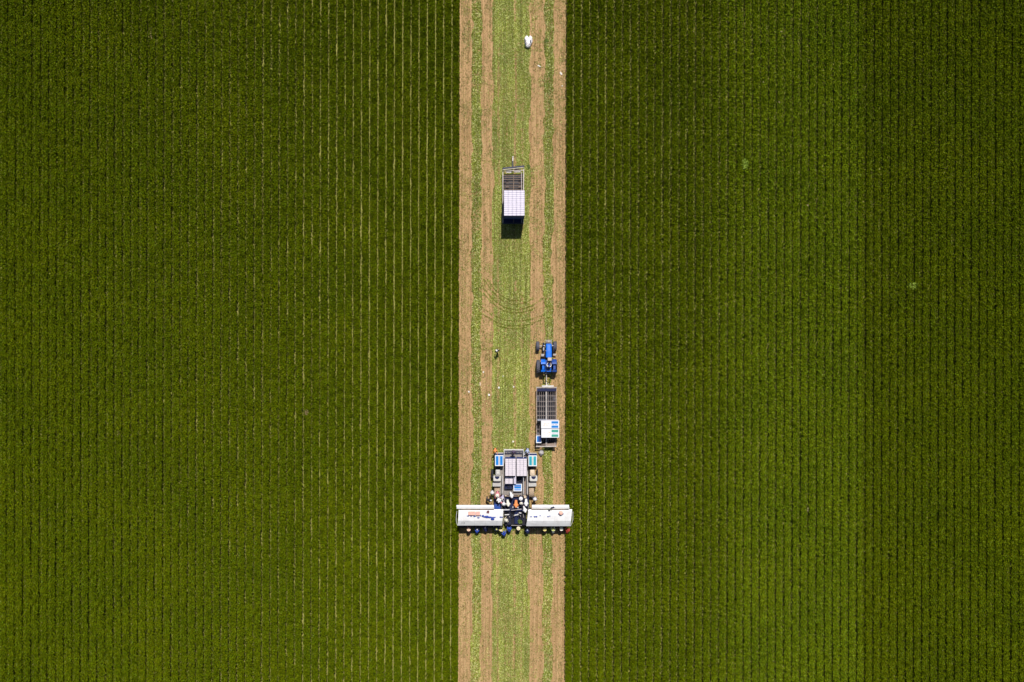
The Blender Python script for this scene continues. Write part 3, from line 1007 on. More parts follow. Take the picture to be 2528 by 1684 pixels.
    l, r_ = P(1347.5, 914.5, 1.2), P(1362.5, 914.5, 1.2)
    m.beam(l, (l.x, l.y, 2.75), .09, .09, 'dark'); m.beam(r_, (r_.x, r_.y, 2.75), .09, .09, 'dark')
    m.beam((l.x - .045, l.y, 2.75), (r_.x + .045, r_.y, 2.75), .09, .09, 'dark')
    m.build('roll_bar', T)
    m = MB()                                   # implements hanging at the rear
    for px in (1343, 1347, 1352, 1357): m.beam(P(px, 914, .7), P(px + R.uniform(-1, 1), 925 + R.uniform(-1, 2), .55), .06, .08, 'dark')
    m.beam(P(1341, 922, .6), P(1359, 922, .6), .07, .07, 'steel')
    m.beam(P(1349, 918, .55), P(1349, 944, .5), .10, .08, 'lightsteel')
    m.build('drawbar', T)
    MB().pbox(1364, 1373.5, 873.5, 877.5, .45, .52, 'steel').build('step', T)
    MB().pbox(1336, 1345, 874, 880, .45, .9, 'steel').build('tool_box', T)
    return T


tractor()
person(1355.5, 904.5, .78, 'sit', 8, 'tractor driver in white sleeves sitting on the blue tractor', 'white', 'cap', 'royal', legs='jeans', scale=1.0)


# ---------------------------------------------------------------- cartons
def carton_mesh(name, d, rows, cols, lid='carton', mk='cmark', fr=(.62, .34)):
    m = MB()
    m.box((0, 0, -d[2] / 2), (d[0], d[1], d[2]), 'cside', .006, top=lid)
    for i in range(cols):                      # hand holes and print on the lid
        for j in range(rows):
            x = (i - (cols - 1) / 2) * d[0] / cols
            y = (j - (rows - 1) / 2) * d[1] / rows
            m.box((x, y, .003), (d[0] / cols * fr[0], d[1] / rows * fr[1], .004), mk, 0)
    me = bpy.data.meshes.new(name)
    me.from_pydata(m.v, [], m.f)
    for q in m.mats: me.materials.append(q)
    me.polygons.foreach_set('material_index', m.m)
    return me


def carton_block(px0, px1, py0, py1, ztop, hc, nx_, ny_, layers, me_fn, lab_top, lab_side, grp, skip=()):
    a, b = P(px0, py0, ztop), P(px1, py1, ztop)
    dx, dy = (b.x - a.x) / nx_, (a.y - b.y) / ny_
    me = me_fn((dx - .016, dy - .016, hc - .01))
    for k in range(layers):
        for i in range(nx_):
            for j in range(ny_):
                if k and 0 < i < nx_ - 1 and 0 < j < ny_ - 1: continue      # inside the stack nothing shows
                if k and ('e' in skip and i == nx_ - 1 and 0 < j < ny_ - 1 or 'w' in skip and i == 0 and 0 < j < ny_ - 1): continue
                o = bpy.data.objects.new('carton', me)
                COL.objects.link(o)
                o.location = (a.x + dx * (i + .5) + R.uniform(-.004, .004), a.y - dy * (j + .5) + R.uniform(-.004, .004), ztop - k * hc + R.uniform(-.003, .003))
                o.rotation_euler = (0, 0, R.uniform(-.008, .008))
                tag(o, lab_top if k == 0 else lab_side, 'carton', grp)


# ---------------------------------------------------------------- far trailer
def far_trailer():
    T = thing('crate_trailer', P(1268, 490, 0), 'unhitched steel trailer with bare bars in front of its carton load', 'trailer')
    DZ = 1.0
    m = MB()
    def rail(x0, y0, x1, y1, z=DZ, w_=.09, h_=.12, mt='lightsteel'):
        m.beam(P(x0, y0, z), P(x1, y1, z), w_, h_, mt)
    rail(1241.5, 419, 1241.5, 552); rail(1293, 413, 1292, 552)
    rail(1287.5, 425, 1287.5, 552, w_=.06)
    rail(1268, 433, 1268, 552, w_=.08, mt='rust')
    for y in (433, 438.5, 443.5, 450, 457.5, 462.5, 468, 480, 495, 510, 525, 540): rail(1242, y, 1292, y, DZ - .06, .06, .08, 'rust')
    rail(1241, 551.5, 1292.5, 551.5, DZ, .10, .16, 'navy')  # rear rail in navy for the shadow behind the load
    m.build('frame', T)
    m = MB()                                   # slatted floor left and right, dark pans between
    for k in range(14):
        y = 434.5 + k * 8.6
        m.pbox(1249, 1256, y, y + 1.3, DZ - .22, DZ - .14, 'rust', .004); m.pbox(1280, 1287, y, y + 1.3, DZ - .22, DZ - .14, 'rust', .004)
    m.pbox(1243, 1291, 470, 550, DZ - .12, DZ - .06, 'navy', .004)  # navy pan: shadow of the load put into its colour
    m.pbox(1245, 1290, 430, 470, DZ - .5, DZ - .44, 'dark', .004)
    m.build('floor_slats', T)
    m = MB()                                   # slanting head frame
    m.beam(P(1241, 416, 1.35), P(1294.5, 410, 1.35), .16, .10, 'navy')
    m.beam(P(1241, 419.3, 1.3), P(1293, 413.5, 1.3), .06, .06, 'lightsteel')
    m.beam(P(1241, 422.5, 1.1), P(1292, 420.5, 1.1), .07, .06, 'lightsteel')
    for px in (1242, 1268, 1293): m.beam(P(px, 416 - (px - 1241) * .11, 1.33), P(px, 418 - (px - 1241) * .11, .95), .07, .07, 'navy')
    m.build('headboard', T)
    m = MB()
    m.pbox(1250, 1262.5, 419.5, 426.5, DZ - .04, DZ + .02, 'steel', .01); m.pbox(1268.5, 1285, 418.5, 425.5, DZ - .04, DZ + .02, 'lightsteel', .01)
    m.pbox(1272, 1282, 416, 420, DZ, DZ + .12, 'rust', .03)
    m.build('tool_tray', T)
    m = MB()
    m.beam(P(1265.5, 414, .8), P(1266.3, 389, .45), .16, .14, 'dark')
    m.beam(P(1266, 398, .62), P(1266.4, 386, .42), .10, .10, 'steel')
    m.box(P(1266.3, 388, .42), (.14, .2, .12), 'lightsteel', .03); m.box(P(1266.4, 395.5, .55), (.13, .13, .14), 'lightsteel', .03)
    m.bar(P(1266.4, 391, .45), P(1266.4, 391, .45) + Vector((0, 0, -.42)), .04, 'steel')
    m.build('drawbar', T)
    for px in (1247, 1286):
        for py in (445, 530): wheel(T, P(px, py, .42) + Vector((0, 0, .02)), .42, .30, lugs=14)
    for py in (445, 530): MB().bar(P(1247, py, .44), P(1286, py, .44), .06, 'dark').build('axle', T)
    carton_block(1244.3, 1295.2, 470, 532.5, 3.85, .475, 5, 12, 6, lambda d: carton_mesh('lidded_carton', d, 1, 2, 'carton', 'cmark', (.05, .8)),
                 'white topped carton in the top layer on the unhitched trailer',
                 'navy sided carton in the lower layers on the unhitched trailer', 'cartons stacked on the far trailer')


far_trailer()


# ---------------------------------------------------------------- near trailer
def near_trailer():
    T = thing('slatted_trailer', P(1350, 1030, 0), 'long grey trailer with open slatted floor behind the blue tractor', 'trailer')
    DZ = 1.05
    m = MB()
    def rail(x0, y0, x1, y1, z=DZ, w_=.08, h_=.12, mt='lightsteel'):
        m.beam(P(x0, y0, z), P(x1, y1, z), w_, h_, mt)
    rail(1325, 956, 1325, 1103, mt='slat'); rail(1373.5, 956, 1372.5, 1103, mt='slat')
    rail(1348.8, 966, 1348.8, 1103, w_=.19, mt='steel')
    rail(1324, 956.5, 1374.5, 956.5, DZ, .12, .14, 'steel')
    m.build('frame', T)
    m = MB()
    for i, px in enumerate((1331.3, 1336.5, 1341.8, 1354, 1359.5, 1365, 1370)):
        m.beam(P(px, 966, DZ - .03), P(px, 1090, DZ - .03), .035, .05, 'slat')
    for py in (966.5, 977.5, 991, 1003, 1015.5, 1026, 1036, 1048, 1060, 1072, 1084):
        m.beam(P(1325.5, py, DZ - .015), P(1373, py, DZ - .015), .04, .05, 'slat')
    m.build('floor_slats', T)
    m = MB()                                   # dark pan and springs under the slats
    m.pbox(1327, 1372, 967, 1100, .42, .48, 'dark', .01)
    for px in (1332, 1346, 1352, 1366): m.beam(P(px, 966, .75), P(px, 1098, .75), .07, .16, 'dark')
    m.build('underframe', T)
    m = MB()
    m.pbox(1326, 1373.5, 958.5, 966, DZ + .02, DZ + .16, 'navy', .01)
    m.build('headboard', T)
    m = MB()
    m.pbox(1338, 1367, 951.8, 955, .9, 1.0, 'white_rail', .02)
    m.build('front_bar', T)
    m = MB()
    m.beam(P(1349, 956, .8), P(1349, 943, .5), .12, .10, 'lightsteel')
    m.beam(P(1349.5, 956, .8), P(1354, 946, .55), .06, .06, 'steel')
    m.build('drawbar', T)
    m = MB()                                   # mesh tailboard
    for k in range(27): m.beam(P(1324.5 + k * 1.8, 1097.5 - min(k, 14) * .2, DZ + .05), P(1324.5 + k * 1.8, 1103, DZ + .05), .03, .03, 'grate')
    m.beam(P(1323, 1102.5, DZ + .05), P(1374, 1102, DZ + .05), .12, .07, 'lightsteel')
    m.beam(P(1340, 1097, DZ + .05), P(1371, 1094, DZ + .05), .05, .05, 'grate')
    m.beam(P(1350, 1099, DZ + .05), P(1371, 1098, DZ + .05), .28, .02, 'grate')
    m.beam(P(1369.5, 1103, DZ + .04), P(1369.5, 1092, DZ + .04), .05, .05, 'lightsteel')
    m.build('tailboard', T)
    m = MB()
    for py in (1086, 1106):
        pts = [P(1372, py, DZ), P(1376, py + 3, .9), P(1377.5, py - 1, .95), P(1380, py - 6, 1.0)]
        for a, b in zip(pts[:-1], pts[1:]): m.bar(a, b, .025, 'dark', n=6)
    m.build('hose', T)
    for px in (1328.5, 1368.5):
        for py in (985, 1075): wheel(T, P(px, py, .42) + Vector((0, 0, .02)), .42, .30, lugs=14)
    for py in (985, 1075): MB().bar(P(1328, py, .44), P(1369, py, .44), .06, 'dark').build('axle', T)
    return DZ


DZ2 = near_trailer()


def bundle(px0, px1, py0, py1, z0, z1, label, colour, horiz, grp):
    """block of flat folded cartons; printed board on top"""
    c = P((px0 + px1) / 2, (py0 + py1) / 2, z0)
    T = thing('carton_bundle', c, label, 'carton bundle', grp)
    m = MB()
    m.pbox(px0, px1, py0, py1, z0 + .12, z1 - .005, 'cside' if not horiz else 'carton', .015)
    m.pbox(px0, px1, py0, py1, z1 - .03, z1, 'boardwhite', .01)
    m.build('flat_cartons', T)
    m = MB()
    a, b = P(px0, py0, z1), P(px1, py1, z1)
    for k in range(3): m.box((a.x + (b.x - a.x) * (.1 + .4 * k), (a.y + b.y) / 2, z0 + .06), (.1, abs(a.y - b.y), .11), 'rust', .01)
    m.build('pallet', T)
    w_, h_ = px1 - px0, py1 - py0
    def dec(name, u0, u1, v0, v1, mt, t=.004):
        q = MB()
        q.pbox(px0 + w_ * u0, px0 + w_ * u1, py0 + h_ * v0, py0 + h_ * v1, z1 - .004, z1 + t, mt, 0)
        return q.build(name, T)
    if horiz:
        dec('print_panel', .57, .95, .08, .38, colour); dec('print_panel', .57, .95, .62, .92, colour)
        q = MB()
        for k in range(11): q.pbox(px0 + w_ * (.58 + .034 * k), px0 + w_ * (.58 + .034 * k + R.uniform(.012, .026)), py0 + h_ * .45, py0 + h_ * R.uniform(.52, .57), z1 - .004, z1 + .004, 'cmark', 0)
        q.build('lettering', T)
        q = MB()
        for k in range(26):
            u, v = R.uniform(.10, .48), R.uniform(.25, .82)
            q.pbox(px0 + w_ * u, px0 + w_ * (u + R.uniform(.02, .07)), py0 + h_ * v, py0 + h_ * (v + R.uniform(.04, .10)), z1 - .004, z1 + .003 + .0002 * k, 'pinkprint', 0)
        q.build('picture_print', T)
    else:
        dec('print_panel', .09, .41, .08, .92, colour); dec('print_panel', .59, .91, .08, .92, colour)
        dec('centre_strip', .46, .54, .08, .92, 'tanstrip' if 'teal' in label else 'steel')
    return T


gb = 'bundles of flat printed cartons'
bundle(1336, 1380.5, 1038.5, 1058, DZ2, 2.35, 'white carton bundle with two blue printed panels on the slatted trailer', 'blueprint', True, gb)
bundle(1336.5, 1380.5, 1059.5, 1080.5, DZ2, 2.35, 'white carton bundle with two sea green printed panels on the slatted trailer', 'greenprint', True, gb)

# film hanging loose beside the two bundles
m = MB()
vs, fs = [], []
for i in range(13):
    for j in range(9):
        u, v = i / 12, j / 8
        p = P(1327 + 22 * u, 1034.5 + 4.5 * v, 1.35 + .85 * v + R.uniform(-.06, .06))
        vs.append(p)
for i in range(12):
    for j in range(8): fs.append([i * 9 + j, i * 9 + j + 1, (i + 1) * 9 + j + 1, (i + 1) * 9 + j])
m.add(vs, fs, 'film', True)
tag(m.build('plastic_film'), 'crumpled grey wrapping film along the upper edge of the blue panelled bundle', 'plastic film')

# tilted open carton at the rear of the slatted trailer
T = thing('carton_box', P(1330, 1086, DZ2), 'bright blue and white carton lying at the tail of the slatted trailer', 'carton')
m = MB(); m.pbox(1323.5, 1336.5, 1076, 1094, DZ2, 1.55, 'boardwhite', .01); m.build('box_body', T)
m = MB(); m.pbox(1329, 1336, 1076.5, 1091.5, 1.545, 1.556, 'cside', 0); m.pbox(1325.5, 1329, 1077, 1091.5, 1.545, 1.557, 'blueprint', 0); m.build('print_panel', T)  # navy strip paints shade on the right part of the blue panel

# pale tarpaulin lump below the slatted trailer
def lump(name, px, py, rx, ry, hz, mt, label, cat, seed, base=.03, nz=.25, rz=0.0, group=None, flat=1.0):
    bm = bmesh.new()
    bmesh.ops.create_icosphere(bm, subdivisions=4, radius=1)
    c = P(px, py, base)
    rr = np.random.default_rng(seed)
    ph = rr.uniform(0, 6, 6)
    mt3 = Matrix.Rotation(rz, 3, 'Z')
    vs = []
    for v in bm.verts:
        n = v.co
        f = 1 + nz * (.5 * math.sin(4 * n.x + ph[0]) * math.cos(5 * n.y + ph[1]) + .3 * math.sin(11 * n.x + ph[2]) * math.sin(9 * n.y + ph[3]) + .2 * math.sin(17 * n.y + ph[4] + 6 * n.z))
        q = mt3 @ Vector((n.x * rx * f, n.y * ry * f, 0))
        vs.append(c + Vector((q.x, q.y, max(0, n.z) ** flat * hz * f)))
    m = MB()
    bm.verts.index_update()
    m.add(vs, [[v.index for v in f.verts] for f in bm.faces], mt, True)
    bm.free()
    return tag(m.build(name), label, cat, group)


lump('tarpaulin_bundle', 1336, 1118, .34, .36, .5, 'tarp', 'bundled pale grey tarpaulin on the ground below the slatted trailer', 'tarpaulin', 3, rz=.4)


# ---------------------------------------------------------------- harvester
def harvester():
    T = thing('packing_harvester', P(1266, 1200, 0), 'wide celery packing harvester with two white canopies across the strip', 'harvester')
    DK = 1.2
    m = MB()                                   # main deck
    m.pbox(1236, 1304, 1131, 1222, DK - .14, DK, 'deck', .01)
    m.pbox(1244.5, 1291.5, 1112, 1131, DK - .14, DK + .004, 'deck', .01)
    m.pbox(1222, 1326, 1119.5, 1154, .62, .70, 'deck', .01)
    m.pbox(1221, 1244, 1117.5, 1123, .66, .76, 'lightsteel', .01); m.pbox(1304, 1325, 1118, 1125, .66, .76, 'lightsteel', .01)
    m.pbox(1234, 1244, 1154, 1222, DK - .1, DK + .01, 'deck', .01)
    m.build('deck', T)
    m = MB()                                   # brown grating walkway on the right
    for k in range(34): m.pbox(1293.5, 1300, 1165.5 + k * 1.6, 1166.2 + k * 1.6, DK + .01, DK + .05, 'grate', .0)
    m.pbox(1293.5, 1300, 1165, 1220, DK, DK + .02, 'grate', 0)
    m.build('walkway_grating', T)
    m = MB()                                   # chassis
    for px in (1246, 1290): m.beam(P(px, 1122, .85), P(px, 1262, .85), .2, .3, 'dark')
    for py in (1140, 1180, 1215, 1255): m.beam(P(1228, py, .72), P(1312, py, .72), .16, .18, 'dark')
    m.build('chassis', T)

    def posts(pts, z0, z1, mt='white_rail', r=.03, mid=True):
        m = MB()
        q = [P(x, y, z1) for x, y in pts]
        for a, b in zip(q[:-1], q[1:]):
            m.bar(a, b, r, mt)
            if mid: m.bar(a + Vector((0, 0, (z0 - z1) * .5)), b + Vector((0, 0, (z0 - z1) * .5)), r * .8, mt)
        for a in q: m.bar((a.x, a.y, z0), a, r, mt)
        return m
    m = posts([(1244.5, 1131), (1244.5, 1111), (1268, 1111), (1292, 1111), (1292, 1131)], DK, 2.25, r=.04)
    m.build('platform_railing', T)
    m = MB()                                   # white ladder panel with slots at the end of the platform
    a, b = P(1246, 1112.5, 1.9), P(1291, 1119.5, 1.35)
    for (u0, u1, v0, v1) in [(0, 1, 0, .14), (0, 1, .86, 1), (0, .05, .14, .86), (.95, 1, .14, .86)] + [(.05 + .9 * k / 11, .05 + .9 * k / 11 + (.045 if k % 2 else .03), .14, .86) for k in range(1, 11)] + [(.05, .95, .42, .56)]:
        def q(u, v, d): return Vector((a.x + (b.x - a.x) * u, a.y + (b.y - a.y) * v, 1.9 - .55 * v + d))
        vv = [q(u0, v0, 0), q(u1, v0, 0), q(u1, v1, 0), q(u0, v1, 0), q(u0, v0, -.03), q(u1, v0, -.03), q(u1, v1, -.03), q(u0, v1, -.03)]
        m.add(vv, [[3, 2, 1, 0], [4, 5, 6, 7], [0, 1, 5, 4], [1, 2, 6, 5], [2, 3, 7, 6], [3, 0, 4, 7]], 'white_rail')
    m.build('slotted_panel', T)
    for x0 in (1292.5, 1301.5):
        m = posts([(x0, 1166), (x0, 1192), (x0, 1219)], DK, 2.15, r=.035); m.build('side_railing', T)
    m = posts([(1240, 1176), (1240, 1200), (1239.5, 1218)], DK, 2.15, r=.035); m.build('side_railing', T)
    # the two sides: tyres, covers, boxes
    for s, xs in ((-1, [(1223, 1235.5), (1217.5, 1237), (1216, 1236.5), (1220, 1235.5)]), (1, [(1308, 1320.5), (1307.5, 1327), (1304.5, 1324.5), (1305, 1319)])):
        m = MB()
        x0, x1 = xs[0]
        m.pbox(x0, x1, 1159.5, 1175, .7, 1.5, 'greycover' if s < 0 else 'card', .16)
        m.pbox(x0 + 3, x1 - 3, 1165, 1170.5, 1.45, 1.58, 'cover' if s < 0 else 'tan' if 'tan' in M else 'card', .04)
        m.build('air_filter_housing', T)
        x0, x1 = xs[1]
        m = MB()
        m.pbox(x0, x1, 1175.5, 1189, .7, 1.62, 'cover', .12)
        ec = m.build('engine_cover', T)
        m = MB()
        xm = (x0 + x1) / 2
        a = P(xm, 1176.3, 1.625)
        vs = [a + Vector((math.cos(t) * .30, -abs(math.sin(t)) * .36 + .02, 0)) for t in np.linspace(0, math.pi, 15)]
        vs += [v + Vector((0, 0, .012)) for v in vs]
        m.add(vs, [list(range(14, -1, -1)), list(range(15, 30))] + [[i, i + 1, i + 16, i + 15] for i in range(14)], 'navy')
        m.build('intake_screen', ec)
        x0, x1 = xs[2]
        m = MB(); m.pbox(x0, x1, 1193, 1201.5, .6, 1.45, 'greycover', .04); m.pbox(x0 + 1.5, x1 - .5, 1189, 1193, .6, 1.2, 'navy', .03); m.build('hydraulic_tank', T)
        x0, x1 = xs[3]
        xc = (x0 + x1) / 2
        wheel(T, P(xc, 1214, .62) + Vector((0, 0, .02)), .64, (x1 - x0) * S * .95, 'mudrubber', 16)
        wheel(T, P(xc, 1146, .58) + Vector((0, 0, .02)), .60, .5, 'rubber', 16)
        m = MB()
        m.pbox(1212.5 if s < 0 else 1325, 1218 if s < 0 else 1328, 1160, 1180, .3, .95, 'dark', .03)
        m.build('fuel_tank', T)
    # conveyors in the gap of the canopies
    m = MB()
    m.pbox(1247, 1299, 1261, 1299, .55, .95, 'belt', .02)
    m.pbox(1252, 1262, 1262, 1296, .95, 1.25, 'belt', .03); m.pbox(1270, 1280, 1262, 1294, .95, 1.3, 'navy', .03); m.pbox(1288, 1297, 1262, 1297, .95, 1.25, 'belt', .03)
    m.pbox(1246, 1300, 1256, 1262, 1.2, 1.42, 'navy', .03)
    for k in range(9): m.bar(P(1253, 1265 + k * 3.6, 1.28), P(1261, 1265 + k * 3.6, 1.28), .025, 'navy', n=6)
    m.build('conveyor', T)
    m = MB()
    for (x0, y0, x1, y1, z, mt) in ((1241, 1259, 1258, 1258.5, 2.1, 'white_rail'), (1262, 1260, 1288, 1257, 2.0, 'lightsteel'), (1246, 1271, 1257, 1270.5, 1.6, 'white_rail'), (1270, 1272, 1280, 1270.5, 1.6, 'white_rail'),
                                 (1281, 1266, 1287, 1267, 1.7, 'white_rail'), (1243.5, 1262, 1243.5, 1293, 1.7, 'steel'), (1292, 1270, 1293, 1278, 1.6, 'steel'), (1298, 1296, 1302, 1288, 1.8, 'steel'), (1262, 1297, 1288, 1297.5, 1.2, 'steel')):
        m.beam(P(x0, y0, z), P(x1, y1, z), .11 if mt == 'white_rail' else .06, .06, mt)
        for x, y in ((x0, y0), (x1, y1)): m.beam(P(x, y, z) + Vector((0, 0, -.03)), (P(x, y, z).x, P(x, y, z).y, .95), .05, .05, 'dark')
    for k in range(16):
        p = P(R.uniform(1247, 1299), R.uniform(1260, 1283), R.uniform(1.3, 1.6))
        m.box(p, (R.uniform(.06, .2), R.uniform(.05, .14), R.uniform(.05, .1)), R.choice(['steel', 'navy', 'navy', 'dark', 'lightsteel']), .01, rz=R.uniform(0, 3))
        m.beam(p, (p.x, p.y, .95), .03, .03, 'dark')
    m.build('conveyor_frame', T)
    m = MB()                                   # step the crew stands on
    m.pbox(1219, 1306, 1222.5, 1258, PB - .1, PB, 'navy', .01)
    m.pbox(1243, 1300, 1218.5, 1226, PB, 1.0, 'grate', .02)
    m.build('crew_step', T)
    m = MB()                                   # blue tub on the left
    m.pbox(1219.5, 1236, 1246, 1257.5, PB, 1.15, 'tbluedk', .05)
    m.build('water_tub', T)

    # canopies: folded sheet roofs, upper strip higher than the main sheet
    def roof(xa, xb_, prof, xa2, xb2, th=.035):
        """prof: (photo y, height, 0..1 blend of the outer edges) -> folded sheet"""
        top, m = [], MB()
        for py, z, f in prof:
            l, r_ = P(xa + (xa2 - xa) * f, py, z), P(xb_ + (xb2 - xb_) * f, py, z)
            n = 9
            top.append([l + (r_ - l) * (i / (n - 1)) + Vector((0, 0, R.uniform(-.012, .012) if 0 < i < n - 1 else 0)) for i in range(n)])
        n = 9
        vs = [v for row in top for v in row]
        b = len(vs)
        vs += [v + Vector((0, 0, -th)) for v in vs]
        fs = []
        k = len(top)
        for i in range(k - 1):
            for j in range(n - 1):
                a = i * n + j
                fs += [[a, a + n, a + n + 1, a + 1], [b + a, b + a + 1, b + a + n + 1, b + a + n]]
        for j in range(n - 1): fs += [[j, j + 1, b + j + 1, b + j], [(k - 1) * n + j, b + (k - 1) * n + j, b + (k - 1) * n + j + 1, (k - 1) * n + j + 1]]
        for i in range(k - 1): fs += [[i * n, b + i * n, b + (i + 1) * n, (i + 1) * n], [i * n + n - 1, (i + 1) * n + n - 1, b + (i + 1) * n + n - 1, b + i * n + n - 1]]
        m.add(vs, fs, 'white_panel')
        for j in range(1, n - 1, 2):               # raised seams between the sheets
            for i in range(k - 1): m.beam(top[i][j] + Vector((0, 0, .004)), top[i + 1][j] + Vector((0, 0, .004)), .035, .016, 'white_rail')
        return m
    roof(1132.5, 1242.5, [(1257.5, 3.0, 0), (1262, 3.08, .1), (1274, 3.08, .35), (1285.5, 3.03, .62), (1291, 2.86, .8), (1297.5, 2.62, 1)], 1129.5, 1239.5).build('canopy_roof', T)
    roof(1304.5, 1412.5, [(1257.5, 3.0, 0), (1261.5, 3.08, .1), (1274, 3.08, .35), (1286, 3.03, .62), (1292, 2.86, .8), (1299, 2.62, 1)], 1299, 1408).build('canopy_roof', T)
    roof(1127, 1219, [(1247, 3.40, 0), (1251.5, 3.46, .5), (1256.2, 3.40, 1)], 1127.5, 1220).build('canopy_upper_strip', T)
    roof(1313.5, 1404.5, [(1246.5, 3.40, 0), (1251, 3.46, .5), (1256, 3.40, 1)], 1313, 1405.5).build('canopy_upper_strip', T)
    for x0, x1 in ((1133, 1241), (1303, 1408)):
        m = MB()
        for k in range(4):
            px = x0 + (x1 - x0) * (k / 3) * .96 + 2
            for py, zt in ((1259, 3.0), (1287, 2.96)):
                a = P(px, py, zt)
                m.beam((a.x, a.y, .75), (a.x, a.y, zt - .03), .06, .06, 'steel')
            a = P(px, 1252, 3.36)
            b = P(px, 1259, 2.96)
            m.beam(b, a, .05, .05, 'steel')
        m.build('canopy_post', T)
        m = MB()
        m.beam(P(x0, 1262, .75), P(x1, 1262, .75), .22, .25, 'navy'); m.beam(P(x0, 1288, .75), P(x1, 1288, .75), .16, .2, 'navy')
        m.pbox(x0, x1, 1263, 1287, .8, .9, 'belt', .02)
        m.pbox(x0, x1, 1288, 1303, .40, .50, 'belt', .02)  # low dark belt added to deepen the shade below the canopy
        m.build('packing_wing', T)
    m = MB()
    pts = [P(1128, 1262, 3.05), P(1126.8, 1272, 3.0), P(1126.3, 1284, 2.9), P(1127.2, 1291, 2.8), P(1129.5, 1297.5, 2.62)]
    for a, b in zip(pts[:-1], pts[1:]): m.bar(a, b, .03, 'white_rail', n=8)
    m.build('canopy_end_hoop', T)
    pts = [P(1414, 1263, 3.05), P(1414.3, 1275, 3.0), P(1414, 1285, 2.92), P(1411.5, 1292, 2.8), P(1408.5, 1299, 2.62)]
    m = MB()
    for a, b in zip(pts[:-1], pts[1:]): m.bar(a, b, .03, 'white_rail', n=8)
    m.build('canopy_end_hoop', T)
    m = MB()                                   # dark grey maker's mark, too small to read, near the lower corner of the left roof
    for k, (dx, w_) in enumerate(((0, .9), (1.6, .5), (2.8, .5), (4.0, 1.2), (6.0, 1.6))):
        a, b = P(1139.5 + dx, 1289.2, 2.93), P(1139.5 + dx + w_, 1293, 2.80)
        m.add([(a.x, a.y, 2.925), (b.x, a.y, 2.925), (b.x, b.y, 2.80), (a.x, b.y, 2.80)], [[3, 2, 1, 0]], 'steel')
    m.build('roof_marking', T)
    return T


harvester()

# load on the harvester
gh = 'cartons stacked on the harvester deck'
carton_block(1247.2, 1273.2, 1132.5, 1175, 2.7, .5, 3, 9, 3, lambda d: carton_mesh('printed_carton', d, 1, 3, 'carton2', 'cmark', (.5, .24)),
             'printed white carton on top of the harvester stack beside the bright blue bundle', 'navy sided carton low in the harvester stack beside the bright blue bundle', gh, 'e')
carton_block(1275.2, 1300.6, 1132.5, 1175.2, 2.7, .5, 3, 9, 3, lambda d: carton_mesh('printed_carton', d, 1, 3, 'carton2', 'cmark', (.5, .24)),
             'printed white carton on top of the harvester stack beside the teal bundle', 'navy sided carton low in the harvester stack beside the teal bundle', gh, 'w')
carton_block(1247, 1266, 1177.5, 1194.5, 2.0, .4, 2, 4, 2, lambda d: carton_mesh('printed_carton', d, 1, 3, 'carton2', 'cmark', (.5, .24)),
             'printed white carton of the small low stack above the navy bin', 'navy sided carton under the small low harvester stack', gh)
for nm, lab, r_, z1, top in (('carton', 'narrow white carton standing on edge between the small stack and the black bin', (1268.3, 1274, 1175.6, 1194.5), 2.2, 'carton'),
                         ('storage_bin', 'black open storage bin on the harvester deck right of the narrow carton', (1275, 1289, 1176.5, 1194), 1.75, 'belt'),
                         ('storage_bin', 'navy storage bin below the small carton stack on the harvester deck', (1245.5, 1266.5, 1196, 1206.5), 1.8, 'navy')):
    T = thing(nm, P((r_[0] + r_[1]) / 2, (r_[2] + r_[3]) / 2, 1.2), lab, 'carton' if nm == 'carton' else 'bin', gh if nm == 'carton' else 'bins on the harvester deck')
    m = MB()
    if nm == 'carton':
        m.pbox(*r_, 1.2, z1, 'carton', .01)
        m.build('carton_body', T)
        m = MB()
        for k in range(5): m.pbox(1270, 1272.4, 1177.5 + k * 3.4, 1179.2 + k * 3.4, z1 - .004, z1 + .004, 'navy', 0)
        m.build('hand_hole', T)
    else:
        x0, x1, y0, y1 = r_
        m.pbox(x0, x1, y0, y1, 1.2, 1.3, top, 0)
        for q in ((x0, x0 + 1.1, y0, y1), (x1 - 1.1, x1, y0, y1), (x0 + 1.1, x1 - 1.1, y0, y0 + 1.1), (x0 + 1.1, x1 - 1.1, y1 - 1.1, y1)): m.pbox(*q, 1.3, z1, 'navy', .01)
        m.build('bin_body', T)
        m = MB()
        for k in range(6):
            m.box(P(R.uniform(x0 + 4, x1 - 4), R.uniform(y0 + 3, y1 - 3), 1.36 + .03 * k), (.28, .18, .08), R.choice(['navy', 'dark']), .02, rz=R.uniform(0, 3))
        m.build('bin_contents', T)
bundle(1222, 1243, 1124, 1150.5, .7, 2.35, 'carton bundle with two bright blue panels and grey centre strip on the harvester', 'blueprint', False, gb)
bundle(1304.5, 1325.5, 1124.5, 1151, .7, 2.35, 'carton bundle with two teal panels and a tan centre strip on the harvester', 'tealprint', False, gb)
T = thing('carton_box', P(1278, 1203, 1.2), 'open blue and white carton at the lower end of the harvester deck', 'carton', None)
m = MB(); m.pbox(1267.5, 1288.5, 1194.8, 1213, 1.2, 1.75, 'boardwhite', .01); m.build('box_body', T)
m = MB(); m.pbox(1269.5, 1286.5, 1196.3, 1206.5, 1.745, 1.755, 'blueprint', 0); m.pbox(1269.5, 1286.5, 1208, 1210.8, 1.745, 1.755, 'blueprint', 0); m.build('print_panel', T)
m = MB()
for k in range(8): m.pbox(1271.5 + 1.7 * k, 1272.6 + 1.7 * k, 1199, 1201.5, 1.75, 1.759, 'cmark', 0)
m.build('lettering', T)

